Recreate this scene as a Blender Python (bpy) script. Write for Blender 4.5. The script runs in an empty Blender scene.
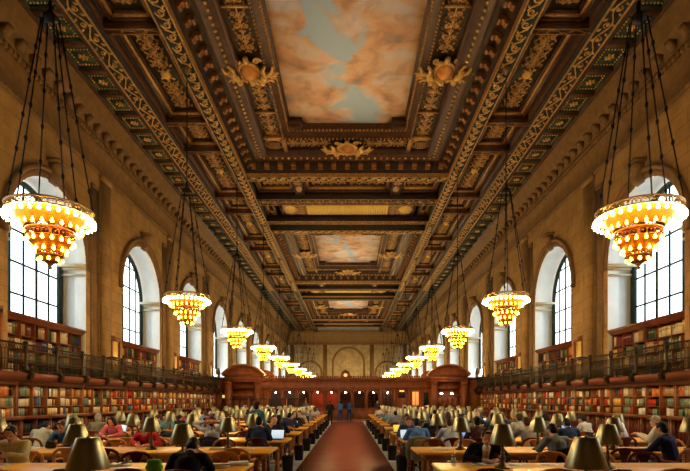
import bpy, bmesh, math, random
import numpy as np
from mathutils import Vector, Matrix, Euler

S = bpy.context.scene
COL = S.collection
PI = math.pi
rnd = random.Random(11)
ORD = ['front', 'second', 'third', 'fourth', 'fifth', 'sixth', 'seventh', 'eighth', 'ninth', 'tenth', 'eleventh', 'twelfth',
       'thirteenth', 'fourteenth', 'fifteenth', 'sixteenth', 'seventeenth', 'eighteenth', 'nineteenth', 'twentieth']
NTH = ['first'] + ORD[1:]

# ------------------------------------------------------------------ materials
def _new(name):
    m = bpy.data.materials.new(name); m.use_nodes = True
    nt = m.node_tree; b = nt.nodes['Principled BSDF']
    return m, nt, b

def mat(name, col, rough=.5, metal=0., noise=0., nscale=8., bump=0., bscale=40., spec=.22, stretch=None, coat=0.):
    m, nt, b = _new(name)
    b.inputs['Base Color'].default_value = (*col, 1)
    b.inputs['Roughness'].default_value = rough
    b.inputs['Metallic'].default_value = metal
    if coat: b.inputs['Coat Weight'].default_value = coat
    if spec is not None: b.inputs['Specular IOR Level'].default_value = spec
    if noise or bump:
        tc = nt.nodes.new('ShaderNodeTexCoord'); mp = nt.nodes.new('ShaderNodeMapping')
        nt.links.new(tc.outputs['Object'], mp.inputs['Vector'])
        if stretch: mp.inputs['Scale'].default_value = stretch
        n = nt.nodes.new('ShaderNodeTexNoise'); n.inputs['Scale'].default_value = nscale; n.inputs['Detail'].default_value = 5
        nt.links.new(mp.outputs['Vector'], n.inputs['Vector'])
        if noise:
            r = nt.nodes.new('ShaderNodeValToRGB')
            r.color_ramp.elements[0].position = .3; r.color_ramp.elements[1].position = .7
            r.color_ramp.elements[0].color = (*[c*(1-noise) for c in col], 1)
            r.color_ramp.elements[1].color = (*[min(1, c*(1+noise)) for c in col], 1)
            nt.links.new(n.outputs['Fac'], r.inputs['Fac']); nt.links.new(r.outputs['Color'], b.inputs['Base Color'])
        if bump:
            n2 = nt.nodes.new('ShaderNodeTexNoise'); n2.inputs['Scale'].default_value = bscale; n2.inputs['Detail'].default_value = 3
            nt.links.new(mp.outputs['Vector'], n2.inputs['Vector'])
            bp = nt.nodes.new('ShaderNodeBump'); bp.inputs['Strength'].default_value = bump; bp.inputs['Distance'].default_value = .02
            nt.links.new(n2.outputs['Fac'], bp.inputs['Height']); nt.links.new(bp.outputs['Normal'], b.inputs['Normal'])
    return m

def emit(name, col, strength):
    m, nt, b = _new(name)
    b.inputs['Base Color'].default_value = (*col, 1)
    b.inputs['Emission Color'].default_value = (*col, 1)
    b.inputs['Emission Strength'].default_value = strength
    return m

def stone_mat(name, c1, c2, cm, bw, bh, rough=.75, axis='yz', msize=.012, bump=.4):
    """ashlar blocks laid out in world metres on a wall"""
    m, nt, b = _new(name)
    g = nt.nodes.new('ShaderNodeNewGeometry'); sx = nt.nodes.new('ShaderNodeSeparateXYZ'); cx = nt.nodes.new('ShaderNodeCombineXYZ')
    nt.links.new(g.outputs['Position'], sx.inputs[0])
    nt.links.new(sx.outputs[{'x': 0, 'y': 1, 'z': 2}[axis[0]]], cx.inputs[0])
    nt.links.new(sx.outputs[{'x': 0, 'y': 1, 'z': 2}[axis[1]]], cx.inputs[1])
    br = nt.nodes.new('ShaderNodeTexBrick')
    br.inputs['Scale'].default_value = 1; br.inputs['Mortar Size'].default_value = msize
    br.inputs['Brick Width'].default_value = bw; br.inputs['Row Height'].default_value = bh
    br.inputs['Color1'].default_value = (*c1, 1); br.inputs['Color2'].default_value = (*c2, 1); br.inputs['Mortar'].default_value = (*cm, 1)
    nt.links.new(cx.outputs[0], br.inputs['Vector'])
    n = nt.nodes.new('ShaderNodeTexNoise'); n.inputs['Scale'].default_value = 1.3; n.inputs['Detail'].default_value = 8
    nt.links.new(g.outputs['Position'], n.inputs['Vector'])
    mr = nt.nodes.new('ShaderNodeMapRange'); mr.inputs['From Min'].default_value = .3; mr.inputs['From Max'].default_value = .7
    mr.inputs['To Min'].default_value = .72; mr.inputs['To Max'].default_value = 1.15
    nt.links.new(n.outputs['Fac'], mr.inputs['Value'])
    mx = nt.nodes.new('ShaderNodeMix'); mx.data_type = 'RGBA'; mx.blend_type = 'MULTIPLY'; mx.inputs[0].default_value = 1
    nt.links.new(br.outputs['Color'], mx.inputs[6]); nt.links.new(mr.outputs[0], mx.inputs[7])
    nt.links.new(mx.outputs[2], b.inputs['Base Color'])
    bp = nt.nodes.new('ShaderNodeBump'); bp.inputs['Strength'].default_value = bump; bp.inputs['Distance'].default_value = .02
    bp.invert = True
    nt.links.new(br.outputs['Fac'], bp.inputs['Height']); nt.links.new(bp.outputs['Normal'], b.inputs['Normal'])
    b.inputs['Roughness'].default_value = rough; b.inputs['Specular IOR Level'].default_value = .25
    return m

def attr_mat(name, rough=.55):
    m, nt, b = _new(name)
    a = nt.nodes.new('ShaderNodeAttribute'); a.attribute_name = 'cover'
    nt.links.new(a.outputs['Color'], b.inputs['Base Color']); b.inputs['Roughness'].default_value = .7; b.inputs['Specular IOR Level'].default_value = .15
    return m

def cloud_mat(name, seed, gap=1.5):
    """painted evening sky: blue gap between peach and grey clouds"""
    m, nt, b = _new(name)
    tc = nt.nodes.new('ShaderNodeTexCoord'); mp = nt.nodes.new('ShaderNodeMapping')
    nt.links.new(tc.outputs['Object'], mp.inputs['Vector']); mp.inputs['Location'].default_value = (seed, seed*.7, 0)
    def noise(sc, det, off, dist=.6):
        q = nt.nodes.new('ShaderNodeMapping'); q.inputs['Location'].default_value = (off, -off*1.7, off*.3)
        nt.links.new(mp.outputs[0], q.inputs['Vector'])
        n = nt.nodes.new('ShaderNodeTexNoise'); n.inputs['Scale'].default_value = sc; n.inputs['Detail'].default_value = det
        n.inputs['Roughness'].default_value = .48; n.inputs['Distortion'].default_value = dist
        nt.links.new(q.outputs[0], n.inputs['Vector']); return n
    def ramp(src, els):
        r = nt.nodes.new('ShaderNodeValToRGB'); cr = r.color_ramp
        while len(cr.elements) < len(els): cr.elements.new(.5)
        for e, (p, c) in zip(cr.elements, els): e.position = p; e.color = (*c, 1)
        nt.links.new(src, r.inputs['Fac']); return r
    tone = ramp(noise(.55, 7, 3.1, .9).outputs['Fac'],
                [(.30, (.52, .40, .34)), (.40, (.90, .52, .28)), (.48, (.98, .68, .40)), (.57, (.98, .80, .66)), (.68, (.99, .92, .86))])
    shade = ramp(noise(1.3, 8, 7.7, .5).outputs['Fac'], [(.33, (.80, .74, .70)), (.50, (1, 1, 1))])
    mul = nt.nodes.new('ShaderNodeMix'); mul.data_type = 'RGBA'; mul.blend_type = 'MULTIPLY'; mul.inputs[0].default_value = 1
    nt.links.new(tone.outputs[0], mul.inputs[6]); nt.links.new(shade.outputs[0], mul.inputs[7])
    # blue gap near the middle of the canvas, with a ragged edge
    sx = nt.nodes.new('ShaderNodeSeparateXYZ'); nt.links.new(tc.outputs['Object'], sx.inputs[0])
    def mth(op, a, bb):
        n = nt.nodes.new('ShaderNodeMath'); n.operation = op
        for i, v in enumerate((a, bb)):
            if isinstance(v, (int, float)): n.inputs[i].default_value = v
            else: nt.links.new(v, n.inputs[i])
        return n.outputs[0]
    xs = mth('ADD', sx.outputs[0], .25)
    xs = mth('ADD', xs, mth('MULTIPLY', sx.outputs[1], -.22))
    d = mth('ABSOLUTE', xs, 0)
    d = mth('MULTIPLY', d, .50)
    e = mth('ADD', d, mth('MULTIPLY', noise(.5, 6, 1.3, .8).outputs['Fac'], 2.3))
    mask = ramp(e, [(0, (1, 1, 1)), (1, (0, 0, 0))])
    mask.color_ramp.elements[0].position = .0
    mr = nt.nodes.new('ShaderNodeMapRange'); mr.inputs['From Min'].default_value = gap-.12; mr.inputs['From Max'].default_value = gap+.12
    mr.inputs['To Min'].default_value = 1; mr.inputs['To Max'].default_value = 0
    nt.links.new(e, mr.inputs['Value'])
    mx = nt.nodes.new('ShaderNodeMix'); mx.data_type = 'RGBA'
    nt.links.new(mr.outputs[0], mx.inputs[0]); nt.links.new(mul.outputs[2], mx.inputs[6]); mx.inputs[7].default_value = (.60, .80, .93, 1)
    nt.links.new(mx.outputs[2], b.inputs['Base Color']); b.inputs['Roughness'].default_value = .9
    return m

def glass_mat(name):
    m = bpy.data.materials.new(name); m.use_nodes = True; nt = m.node_tree; nt.nodes.clear()
    o = nt.nodes.new('ShaderNodeOutputMaterial'); t = nt.nodes.new('ShaderNodeBsdfTransparent'); g = nt.nodes.new('ShaderNodeBsdfGlossy')
    g.inputs['Roughness'].default_value = .03; t.inputs['Color'].default_value = (.93, .97, .96, 1)
    mx = nt.nodes.new('ShaderNodeMixShader'); mx.inputs[0].default_value = .05
    nt.links.new(t.outputs[0], mx.inputs[1]); nt.links.new(g.outputs[0], mx.inputs[2]); nt.links.new(mx.outputs[0], o.inputs[0])
    return m

# ------------------------------------------------------------------ mesh builder
class T:
    """a template: vertices and polygons to stamp"""
    def __init__(s, V, F):
        s.V = np.asarray(V, dtype=np.float64).reshape(-1, 3)
        s.tot = np.array([len(f) for f in F], dtype=np.int32)
        s.lo = np.array([i for f in F for i in f], dtype=np.int32)
    def moved(s, M):
        t = T.__new__(T); t.tot = s.tot; t.lo = s.lo
        M = np.array(M); t.V = s.V @ M[:3, :3].T + M[:3, 3]
        if np.linalg.det(M[:3, :3]) < 0:
            out = []; k = 0
            for n in t.tot: out.append(t.lo[k:k+n][::-1]); k += n
            t.lo = np.concatenate(out)
        return t

def join_t(ts):
    t = T.__new__(T); off = 0; vs, ls, tt = [], [], []
    for q in ts: vs.append(q.V); ls.append(q.lo+off); tt.append(q.tot); off += len(q.V)
    t.V = np.concatenate(vs); t.lo = np.concatenate(ls); t.tot = np.concatenate(tt); return t

class MB:
    def __init__(s): s.vs, s.ls, s.ts, s.ms, s.cs, s.n = [], [], [], [], [], 0
    def add(s, t, M=None, mi=0, col=None):
        if M is not None: t = t.moved(M)
        s.vs.append(t.V); s.ls.append(t.lo + s.n); s.ts.append(t.tot); s.ms.append(np.full(len(t.tot), mi, dtype=np.int32)); s.n += len(t.V)
        if col is not None: s.cs.append(np.tile(np.array((*col, 1.), dtype=np.float32), (len(t.V), 1)))
        return s
    def box(s, x0, x1, y0, y1, z0, z1, mi=0, col=None): return s.add(boxT(x0, x1, y0, y1, z0, z1), None, mi, col)
    def data(s, name, mats, smooth=None):
        me = bpy.data.meshes.new(name)
        if s.n:
            V = np.concatenate(s.vs); L = np.concatenate(s.ls); Tt = np.concatenate(s.ts); Mi = np.concatenate(s.ms)
            me.vertices.add(len(V)); me.vertices.foreach_set('co', V.astype(np.float32).ravel())
            me.loops.add(len(L)); me.loops.foreach_set('vertex_index', L)
            st = np.concatenate(([0], np.cumsum(Tt)[:-1])).astype(np.int32)
            me.polygons.add(len(Tt)); me.polygons.foreach_set('loop_start', st); me.polygons.foreach_set('loop_total', Tt)
            me.polygons.foreach_set('material_index', Mi)
            if s.cs:
                a = me.attributes.new('cover', 'FLOAT_COLOR', 'POINT'); a.data.foreach_set('color', np.concatenate(s.cs).ravel())
            me.update(calc_edges=True); me.validate()
            if smooth is not None:
                me.polygons.foreach_set('use_smooth', np.ones(len(me.polygons), dtype=bool))
                me.set_sharp_from_angle(angle=math.radians(smooth))
        for m in (mats if isinstance(mats, (list, tuple)) else [mats]): me.materials.append(m)
        return me
    def build(s, name, mats, parent=None, smooth=None):
        return link(name, s.data(name, mats, smooth), parent)

def link(name, me, parent=None, loc=None, rz=None):
    o = bpy.data.objects.new(name, me); COL.objects.link(o)
    if parent is not None: o.parent = parent
    if loc is not None: o.location = loc
    if rz is not None: o.rotation_euler = (0, 0, rz)
    return o

LABELS = {}
def tag(o, label, cat, group=None, kind=None):
    o['label'] = label; o['category'] = cat
    if group: o['group'] = group
    if kind: o['kind'] = kind
    LABELS.setdefault(label, []).append(o.name)
    return o
def struct(o): o['kind'] = 'structure'; return o
def empty(name, loc=(0, 0, 0), rz=0):
    o = bpy.data.objects.new(name, None); COL.objects.link(o); o.location = loc; o.rotation_euler = (0, 0, rz); o.empty_display_size = .2
    return o
def kids_of(): 
    d = {}
    for o in bpy.data.objects:
        if o.parent: d.setdefault(o.parent.name, []).append(o)
    return d
def tree_copy(o, kids, parent=None):
    c = o.copy(); COL.objects.link(c); c.parent = parent
    if parent is None:
        for k in ('label', 'category', 'group'):
            if k in c: del c[k]
    for ch in kids.get(o.name, []): tree_copy(ch, kids, c)
    return c

# ------------------------------------------------------------------ shapes
def boxT(x0, x1, y0, y1, z0, z1):
    V = [(x0, y0, z0), (x1, y0, z0), (x1, y1, z0), (x0, y1, z0), (x0, y0, z1), (x1, y0, z1), (x1, y1, z1), (x0, y1, z1)]
    return T(V, [(3, 2, 1, 0), (4, 5, 6, 7), (0, 1, 5, 4), (1, 2, 6, 5), (2, 3, 7, 6), (3, 0, 4, 7)])
def bevboxT(x0, x1, y0, y1, z0, z1, b=.01):
    """box with chamfered vertical and top edges"""
    V, F = [], []
    def ring(ins, z):
        a, c, d, e = x0+ins, x1-ins, y0+ins, y1-ins
        k = b
        V.extend([(a+k, d, z), (c-k, d, z), (c, d+k, z), (c, e-k, z), (c-k, e, z), (a+k, e, z), (a, e-k, z), (a, d+k, z)])
    ring(b, z0); ring(0, z0+b); ring(0, z1-b); ring(b, z1)
    for r in range(3):
        for i in range(8):
            j = (i+1) % 8; F.append((r*8+i, r*8+j, r*8+8+j, r*8+8+i))
    F.append(tuple(range(7, -1, -1))); F.append(tuple(range(24, 32)))
    return T(V, F)
def latheT(prof, n=16, cap=True):
    V, F = [], []
    for r, z in prof:
        for i in range(n): a = 2*PI*i/n; V.append((r*math.cos(a), r*math.sin(a), z))
    for k in range(len(prof)-1):
        for i in range(n):
            j = (i+1) % n; F.append((k*n+i, k*n+j, (k+1)*n+j, (k+1)*n+i))
    if cap:
        F.append(tuple(range(n-1, -1, -1))); F.append(tuple(range((len(prof)-1)*n, len(prof)*n)))
    return T(V, F)
def tubeT(P, r, n=6, closed=False, flat=None):
    """tube along points; r a number or one per point; flat=(a,b) stretches the section (b along the up side)"""
    P = [Vector(p) for p in P]; m = len(P)
    R = r if isinstance(r, (list, tuple)) else [r]*m
    V, F = [], []; up = None
    for i, p in enumerate(P):
        if closed: t = P[(i+1) % m]-P[i-1]
        else: t = P[min(i+1, m-1)]-P[max(i-1, 0)]
        t.normalize()
        if up is None:
            up = Vector((0, 0, 1)) if abs(t.z) < .9 else Vector((0, 1, 0))
        up = (up - t*up.dot(t))
        if up.length < 1e-6: up = t.orthogonal()
        up.normalize(); sd = t.cross(up)
        fa, fb = flat if flat else (1, 1)
        for k in range(n):
            a = 2*PI*(k+.5)/n; V.append(p + sd*(R[i]*fa*math.cos(a)) + up*(R[i]*fb*math.sin(a)))
    for i in range(m if closed else m-1):
        for k in range(n):
            j = (k+1) % n; i2 = (i+1) % m; F.append((i*n+k, i*n+j, i2*n+j, i2*n+k))
    if not closed:
        F.append(tuple(range(n-1, -1, -1))); F.append(tuple(range((m-1)*n, m*n)))
    return T([tuple(v) for v in V], F)
def sphereT(rx, ry, rz, n=10, m=6):
    V, F = [(0, 0, -rz)], []
    for k in range(1, m):
        p = -PI/2 + PI*k/m
        for i in range(n): a = 2*PI*i/n; V.append((rx*math.cos(p)*math.cos(a), ry*math.cos(p)*math.sin(a), rz*math.sin(p)))
    V.append((0, 0, rz)); top = len(V)-1
    for i in range(n):
        j = (i+1) % n; F.append((0, 1+j, 1+i))
        for k in range(m-2): F.append((1+k*n+i, 1+k*n+j, 1+(k+1)*n+j, 1+(k+1)*n+i))
        F.append((1+(m-2)*n+i, 1+(m-2)*n+j, top))
    return T(V, F)
def sweepT(prof, length, y0=0.):
    """closed profile [(x,z)...] swept along y"""
    n = len(prof); V = [(x, y0, z) for x, z in prof] + [(x, y0+length, z) for x, z in prof]; F = []
    for i in range(n): j = (i+1) % n; F.append((i, j, n+j, n+i))
    F.append(tuple(range(n-1, -1, -1))); F.append(tuple(range(n, 2*n)))
    return T(V, F)
def extrudeT(poly, h):
    """polygon [(x,y)] raised to height h"""
    n = len(poly); V = [(x, y, 0) for x, y in poly]+[(x, y, h) for x, y in poly]; F = []
    for i in range(n): j = (i+1) % n; F.append((i, j, n+j, n+i))
    F.append(tuple(range(n-1, -1, -1))); F.append(tuple(range(n, 2*n)))
    return T(V, F)
def TR(x=0, y=0, z=0, rx=0, ry=0, rz=0, s=1):
    if not isinstance(s, (tuple, list)): s = (s, s, s)
    return Matrix.Translation((x, y, z)) @ Euler((rx, ry, rz)).to_matrix().to_4x4() @ Matrix.Diagonal((*s, 1))

BULB = 620.; SKY = 4.8; EXPO = -.33
# ------------------------------------------------------------------ palette
M = {}
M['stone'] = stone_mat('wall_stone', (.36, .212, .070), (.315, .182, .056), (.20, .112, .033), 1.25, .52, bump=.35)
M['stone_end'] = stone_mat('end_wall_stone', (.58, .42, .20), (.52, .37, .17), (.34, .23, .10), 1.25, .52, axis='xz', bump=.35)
M['stone_trim'] = mat('carved_stone', (.22, .125, .042), .7, noise=.18, nscale=3, bump=.2)  # darker than the wall stone: dim upper light put into its colour
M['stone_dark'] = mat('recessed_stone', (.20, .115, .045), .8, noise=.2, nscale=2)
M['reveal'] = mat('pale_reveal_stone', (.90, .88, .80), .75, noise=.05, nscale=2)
M['impost'] = mat('impost_stone', (.58, .50, .34), .75)
M['iron'] = mat('dark_green_iron', (.018, .032, .026), .45, .3)
M['glass'] = glass_mat('window_glass')
M['floor'] = stone_mat('floor_stone', (.72, .81, .78), (.62, .72, .69), (.38, .44, .42), .6, .6, rough=.28, axis='xy', msize=.006, bump=.05)
M['floor'].node_tree.nodes['Principled BSDF'].inputs['Specular IOR Level'].default_value = .5
M['aisle'] = stone_mat('red_quarry_tile', (.30, .040, .014), (.24, .030, .011), (.15, .02, .009), .3, .3, rough=.6, axis='xy', msize=.006, bump=.08)
M['wood'] = mat('bookcase_wood', (.22, .066, .015), .4, noise=.25, nscale=5, stretch=(1, 1, .2))
M['mahogany'] = mat('mahogany', (.13, .026, .009), .3, noise=.25, nscale=5, stretch=(1, 1, .2))
M['redwood'] = mat('gallery_fascia_wood', (.17, .045, .016), .4, noise=.2, nscale=4, stretch=(1, .2, 1))
M['bronze'] = mat('dark_bronze', (.042, .026, .012), .45, .4, noise=.3, nscale=12)
M['ceil_wood'] = mat('dark_ceiling_wood', (.030, .014, .006), .5, noise=.35, nscale=3)
M['ceil_red'] = mat('ceiling_red_brown', (.070, .027, .010), .4, noise=.3, nscale=4)
M['ceil_green'] = mat('ceiling_green_ground', (.036, .028, .011), .5, noise=.35, nscale=5)
M['gold'] = mat('dull_gilding', (.80, .47, .13), .38, .45, noise=.3, nscale=9)
M['gold_dim'] = mat('worn_gilding', (.50, .27, .075), .42, .4, noise=.35, nscale=9)
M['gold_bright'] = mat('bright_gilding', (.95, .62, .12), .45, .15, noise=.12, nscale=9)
M['brass'] = mat('polished_brass', (.80, .50, .16), .25, 1.0)

WX = 11.9                      # wall plane
BAY = 9.25
Y0, Y1 = -15.0, 102.0
BAYS = [21.0 + BAY*k for k in range(-3, 9)]
OW, ZB, ZS, ZTOP = 2.72, 2.66, 7.84, 15.7
RD = 13.05                     # window plane

# ------------------------------------------------------------------ floor
o = MB().box(-WX-1.5, WX+1.5, Y0-.3, Y1+.3, -.3, 0).build('floor', M['floor']); struct(o)
ais = MB().box(-1.21, 1.21, Y0, 42.2, 0, .012).build('red_aisle_floor', M['aisle'], o)
ais['label'] = 'polished red quarry tile aisle'

# ------------------------------------------------------------------ side walls
NSEG = 20
def wall_side(sg, name):
    V, F = [], []
    def q(*p):
        k = len(V); V.extend([(sg*WX, y, z) for y, z in p]); F.append(tuple(range(k, k+len(p))))
    for c in BAYS:
        a, b = c-BAY/2, c+BAY/2
        if c < 10:  # unseen near bays made windowless to darken that end
            q((a, 0), (b, 0), (b, ZTOP), (a, ZTOP)); continue
        q((a, 0), (c-OW, 0), (c-OW, ZTOP), (a, ZTOP)); q((c+OW, 0), (b, 0), (b, ZTOP), (c+OW, ZTOP))
        q((c-OW, 0), (c+OW, 0), (c+OW, ZB), (c-OW, ZB))
        for i in range(NSEG):
            t0, t1 = PI*i/NSEG, PI*(i+1)/NSEG
            p0 = (c-OW*math.cos(t0), ZS+OW*math.sin(t0)); p1 = (c-OW*math.cos(t1), ZS+OW*math.sin(t1))
            q(p0, p1, (p1[0], ZTOP), (p0[0], ZTOP))
    e = BAYS[-1]+BAY/2; q((Y0, 0), (BAYS[0]-BAY/2, 0), (BAYS[0]-BAY/2, ZTOP), (Y0, ZTOP))
    q((e, 0), (Y1, 0), (Y1, ZTOP), (e, ZTOP))
    mb = MB().add(T(V, F))
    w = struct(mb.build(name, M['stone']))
    for c in BAYS:
        if c < 10: continue
        # moulded arch hood with keystone
        m = MB()
        for r0, r1, pr in ((2.78, 2.98, .08), (2.98, 3.16, .16)):
            V, F = [], []
            n = 24
            for i in range(n+1):
                t = PI*(-.02 + 1.04*i/n); cs, sn = math.cos(t), math.sin(t)
                for r, x in ((r0, WX), (r0, WX-pr), (r1, WX-pr), (r1, WX)):
                    V.append((sg*x, c-r*cs, ZS+r*sn))
            for i in range(n):
                for j in range(3): F.append((i*4+j, i*4+j+1, i*4+5+j, i*4+4+j))
            m.add(T(V, F))
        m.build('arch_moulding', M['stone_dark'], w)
        # keystone: a scrolled console carrying a little hood
        prof = [(WX, ZS+2.62), (WX-.22, ZS+2.66), (WX-.30, ZS+2.85), (WX-.22, ZS+3.0), (WX-.26, ZS+3.2), (WX-.42, ZS+3.3), (WX-.42, ZS+3.42), (WX, ZS+3.42)]
        k = MB().add(sweepT([(sg*x, z) for x, z in prof], .5, c-.25))
        k.add(sweepT([(sg*x, z) for x, z in [(WX, ZS+3.42), (WX-.5, ZS+3.42), (WX-.5, ZS+3.52), (WX, ZS+3.56)]], .8, c-.4))
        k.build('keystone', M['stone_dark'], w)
        p = c+BAY/2
        if p < Y1-1:
            pl = MB().box(sg*(WX-.14), sg*WX, p-.6, p+.3, 2.66, 12.5).box(sg*(WX-.2), sg*WX, p-.68, p+.38, 12.3, 12.62).box(sg*(WX-.2), sg*WX, p-.68, p+.38, 2.66, 3.1)
            pl.build('pilaster', M['stone'], w)
            sp = MB()
            for ya, yb in ((p-1.42, p-.82),):
                sp.box(sg*(WX-.02), sg*WX, ya, yb, 2.66, 11.7)
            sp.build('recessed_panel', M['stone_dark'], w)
            fr = MB()
            for ya in (p-1.5, p-.82): fr.box(sg*(WX-.07), sg*WX, ya, ya+.08, 2.66, 11.8)
            fr.box(sg*(WX-.07), sg*WX, p-1.5, p-.74, 11.72, 11.86)
            fr.build('panel_moulding', M['stone_trim'], w)
    return w
wall_left = wall_side(-1, 'wall_left'); wall_right = wall_side(1, 'wall_right')

# windows
wn = 0
for sg in (-1, 1):
    for c in BAYS:
        if c < 10: continue
        wn += 1
        f = MB(); X = sg*RD
        def bar(y0, z0, y1, z1, w, d):
            f.add(tubeT([(X, y0, z0), (X, y1, z1)], .5, 4, flat=(1.414*w, 1.414*d) if abs(y1-y0) < 1e-6 else (1.414*d, 1.414*w)))
        def vbar(y, z0, z1, w=.07): f.box(X-.03, X+.03, y-w/2, y+w/2, z0, z1)
        wi = OW-.1
        def arch(y): return ZS+math.sqrt(max(0, wi*wi-(y-c)**2))
        for off, w in ((-1.75, .06), (-.875, .10), (0, .06), (.875, .10), (1.75, .06)):
            vbar(c+off, 4.85, arch(c+off), w)
        for z in (4.9, 5.95, 7.2, 8.45, 9.65):
            h = wi if z <= ZS else math.sqrt(max(0, wi*wi-(z-ZS)**2))
            f.box(X-.025, X+.025, c-h, c+h, z-.035, z+.035)
        f.box(X-.03, X+.03, c-OW-.18, c-wi+.02, 4.8, ZS); f.box(X-.03, X+.03, c+wi-.02, c+OW+.18, 4.8, ZS)
        pts = [(X, c-wi, 4.8)]+[(X, c-wi*math.cos(PI*i/24), ZS+wi*math.sin(PI*i/24)) for i in range(25)]+[(X, c+wi, 4.8)]
        f.add(tubeT(pts, .12, 4, flat=(1, 1)))
        fo = struct(f.build('window_%d' % wn, M['iron']))
        V = [(X+sg*.03, c+OW, 4.8), (X+sg*.03, c+OW, ZS)]+[(X+sg*.03, c+OW*math.cos(PI*i/24), ZS+OW*math.sin(PI*i/24)) for i in range(1, 25)]+[(X+sg*.03, c-OW, 4.8)]
        struct(MB().add(T(V, [tuple(range(len(V)))])).build('glass_pane', M['glass'], fo))
        # reveal, with impost moulding where the arch springs
        r = MB(); out = [(c-OW, ZB)]+[(c-OW*math.cos(PI*i/24), ZS+OW*math.sin(PI*i/24)) for i in range(25)]+[(c+OW, ZB)]
        V, F = [], []
        xs = (WX, WX+.50, WX+.50, RD+.15); ins = (0, 0, -.16, -.16)
        for y, z in out:
            for x, s in zip(xs, ins):
                if z <= ZS: yy, zz = y+(s if y < c else -s), z
                else: 
                    k = (OW-s)/OW; yy, zz = c+(y-c)*k, ZS+(z-ZS)*k
                V.append((sg*x, yy, zz))
        for i in range(len(out)-1):
            for j in range(3): F.append((i*4+j, i*4+j+1, i*4+5+j, i*4+4+j))
        r.add(T(V, F))
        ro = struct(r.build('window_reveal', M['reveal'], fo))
        im = MB()
        for s2 in (-1, 1):
            ye = c+s2*OW
            for z0, z1, pr in ((ZS-.45, ZS-.36, .09), (ZS-.18, ZS-.06, .10), (ZS-.06, ZS+.08, .20)):
                im.box(sg*(WX-.02), sg*(RD+.1), min(ye, ye-s2*pr), max(ye, ye-s2*pr), z0, z1)
        struct(im.build('impost_moulding', M['impost'], fo))

# small wooden gallery doors with a brass coloured panel
dn = 0
M['door_panel'] = mat('pale_gold_door_panel', (.95, .62, .18), .4, noise=.12, nscale=6)
for sg in (-1, 1):
    for c in BAYS:
        p = c+BAY/2
        if p < 15 or p > Y1-5: continue
        dn += 1
        d = MB()
        for ya, yb, z0, z1 in ((p+.45, p+.60, 2.66, 4.85), (p+1.36, p+1.52, 2.66, 4.85), (p+.45, p+1.52, 4.75, 4.9), (p+.40, p+1.58, 4.88, 5.0), (p+.60, p+1.36, 2.66, 2.9)):
            d.box(sg*(WX-.1), sg*WX, ya, yb, z0, z1)
        do = struct(d.build('door_%d' % dn, M['wood']))
        struct(MB().box(sg*(WX-.03), sg*WX, p+.60, p+1.36, 2.9, 4.75).build('door_panel', M['door_panel'], do))

# end walls
e = MB().box(-WX-1.4, WX+1.4, Y1, Y1+.4, 0, 17)
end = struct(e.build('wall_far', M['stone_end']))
a = MB()
for cx, R, zs in ((0, 3.1, 8.9), (-7.6, 2.3, 7.0), (7.6, 2.3, 7.0)):
    pts = [(cx-R, Y1-.05, 2.0)]+[(cx-R*math.cos(PI*i/20), Y1-.05, zs+R*math.sin(PI*i/20)) for i in range(21)]+[(cx+R, Y1-.05, 2.0)]
    a.add(tubeT(pts, .2, 6))
for x in (-11.0, -4.6, 4.6, 11.0): a.box(x-.4, x+.4, Y1-.15, Y1, 0, 12.6)
struct(a.build('blind_arch_moulding', M['stone_trim'], end))
bk = struct(MB().box(-WX-1.4, WX+1.4, Y0-.4, Y0, 0, 17).build('wall_near', M['stone_end']))

# ------------------------------------------------------------------ stone cornice
PROF = [(11.9, 12.55), (11.80, 12.6), (11.80, 12.72), (11.86, 12.8), (11.86, 13.5), (11.78, 13.6), (11.74, 13.75), (11.70, 14.05), (11.62, 14.1), (11.62, 14.42),
        (11.30, 14.45), (11.30, 14.62), (11.22, 14.7), (11.20, 15.0), (11.05, 15.15), (11.05, 15.3), (11.9, 15.3)]
L_END = Y1-Y0
for i, sg in enumerate((-1, 1)):
    t = struct(MB().add(sweepT([(sg*x, z) for x, z in PROF], L_END, Y0)).build('trim_%d' % (i+1), M['stone_trim']))
    m = MB(); console = sweepT([(sg*11.62, 14.10), (sg*11.50, 14.12), (sg*11.40, 14.24), (sg*11.34, 14.30), (sg*11.32, 14.44), (sg*11.62, 14.44)], .3, -.15)
    y = 12.
    while y < 88: m.add(console, TR(0, y, 0)); y += .80
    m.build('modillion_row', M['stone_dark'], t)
    m = MB(); y = 14.
    den = boxT(min(sg*11.6, sg*11.74), max(sg*11.6, sg*11.74), -.07, .07, 13.8, 14.02)
    while y < 75: m.add(den, TR(0, y, 0)); y += .25
    m.build('dentil_row', M['stone_trim'], t)
    m = MB(); y = 14.; bd = sphereT(.05, .05, .05, 6, 4)
    while y < 60: m.add(bd, TR(sg*11.79, y, 12.66)); y += .2
    m.build('bead_row', M['stone_dark'], t)
PE = [(Y1, 12.55), (Y1-.1, 12.6), (Y1-.1, 12.75), (Y1-.04, 12.8), (Y1-.04, 13.5), (Y1-.2, 13.8), (Y1-.28, 14.1), (Y1-.28, 14.42), (Y1-.6, 14.45), (Y1-.6, 14.62), (Y1-.7, 15.0), (Y1-.85, 15.3), (Y1, 15.3)]
V = [(-WX, y, z) for y, z in PE]+[(WX, y, z) for y, z in PE]; n = len(PE)
struct(MB().add(T(V, [(i, i+1, n+i+1, n+i) for i in range(n-1)])).build('trim_3', M['stone_trim']))
M['shield'] = mat('copper_gilt_shield', (.62, .27, .06), .3, .5, noise=.3, nscale=3)
M['ceil_teal'] = mat('coffer_teal_ground', (.030, .060, .045), .5, noise=.3, nscale=5)
M['gold_dark'] = mat('dark_gilding', (.30, .13, .04), .45, .3, noise=.35, nscale=9)
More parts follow.
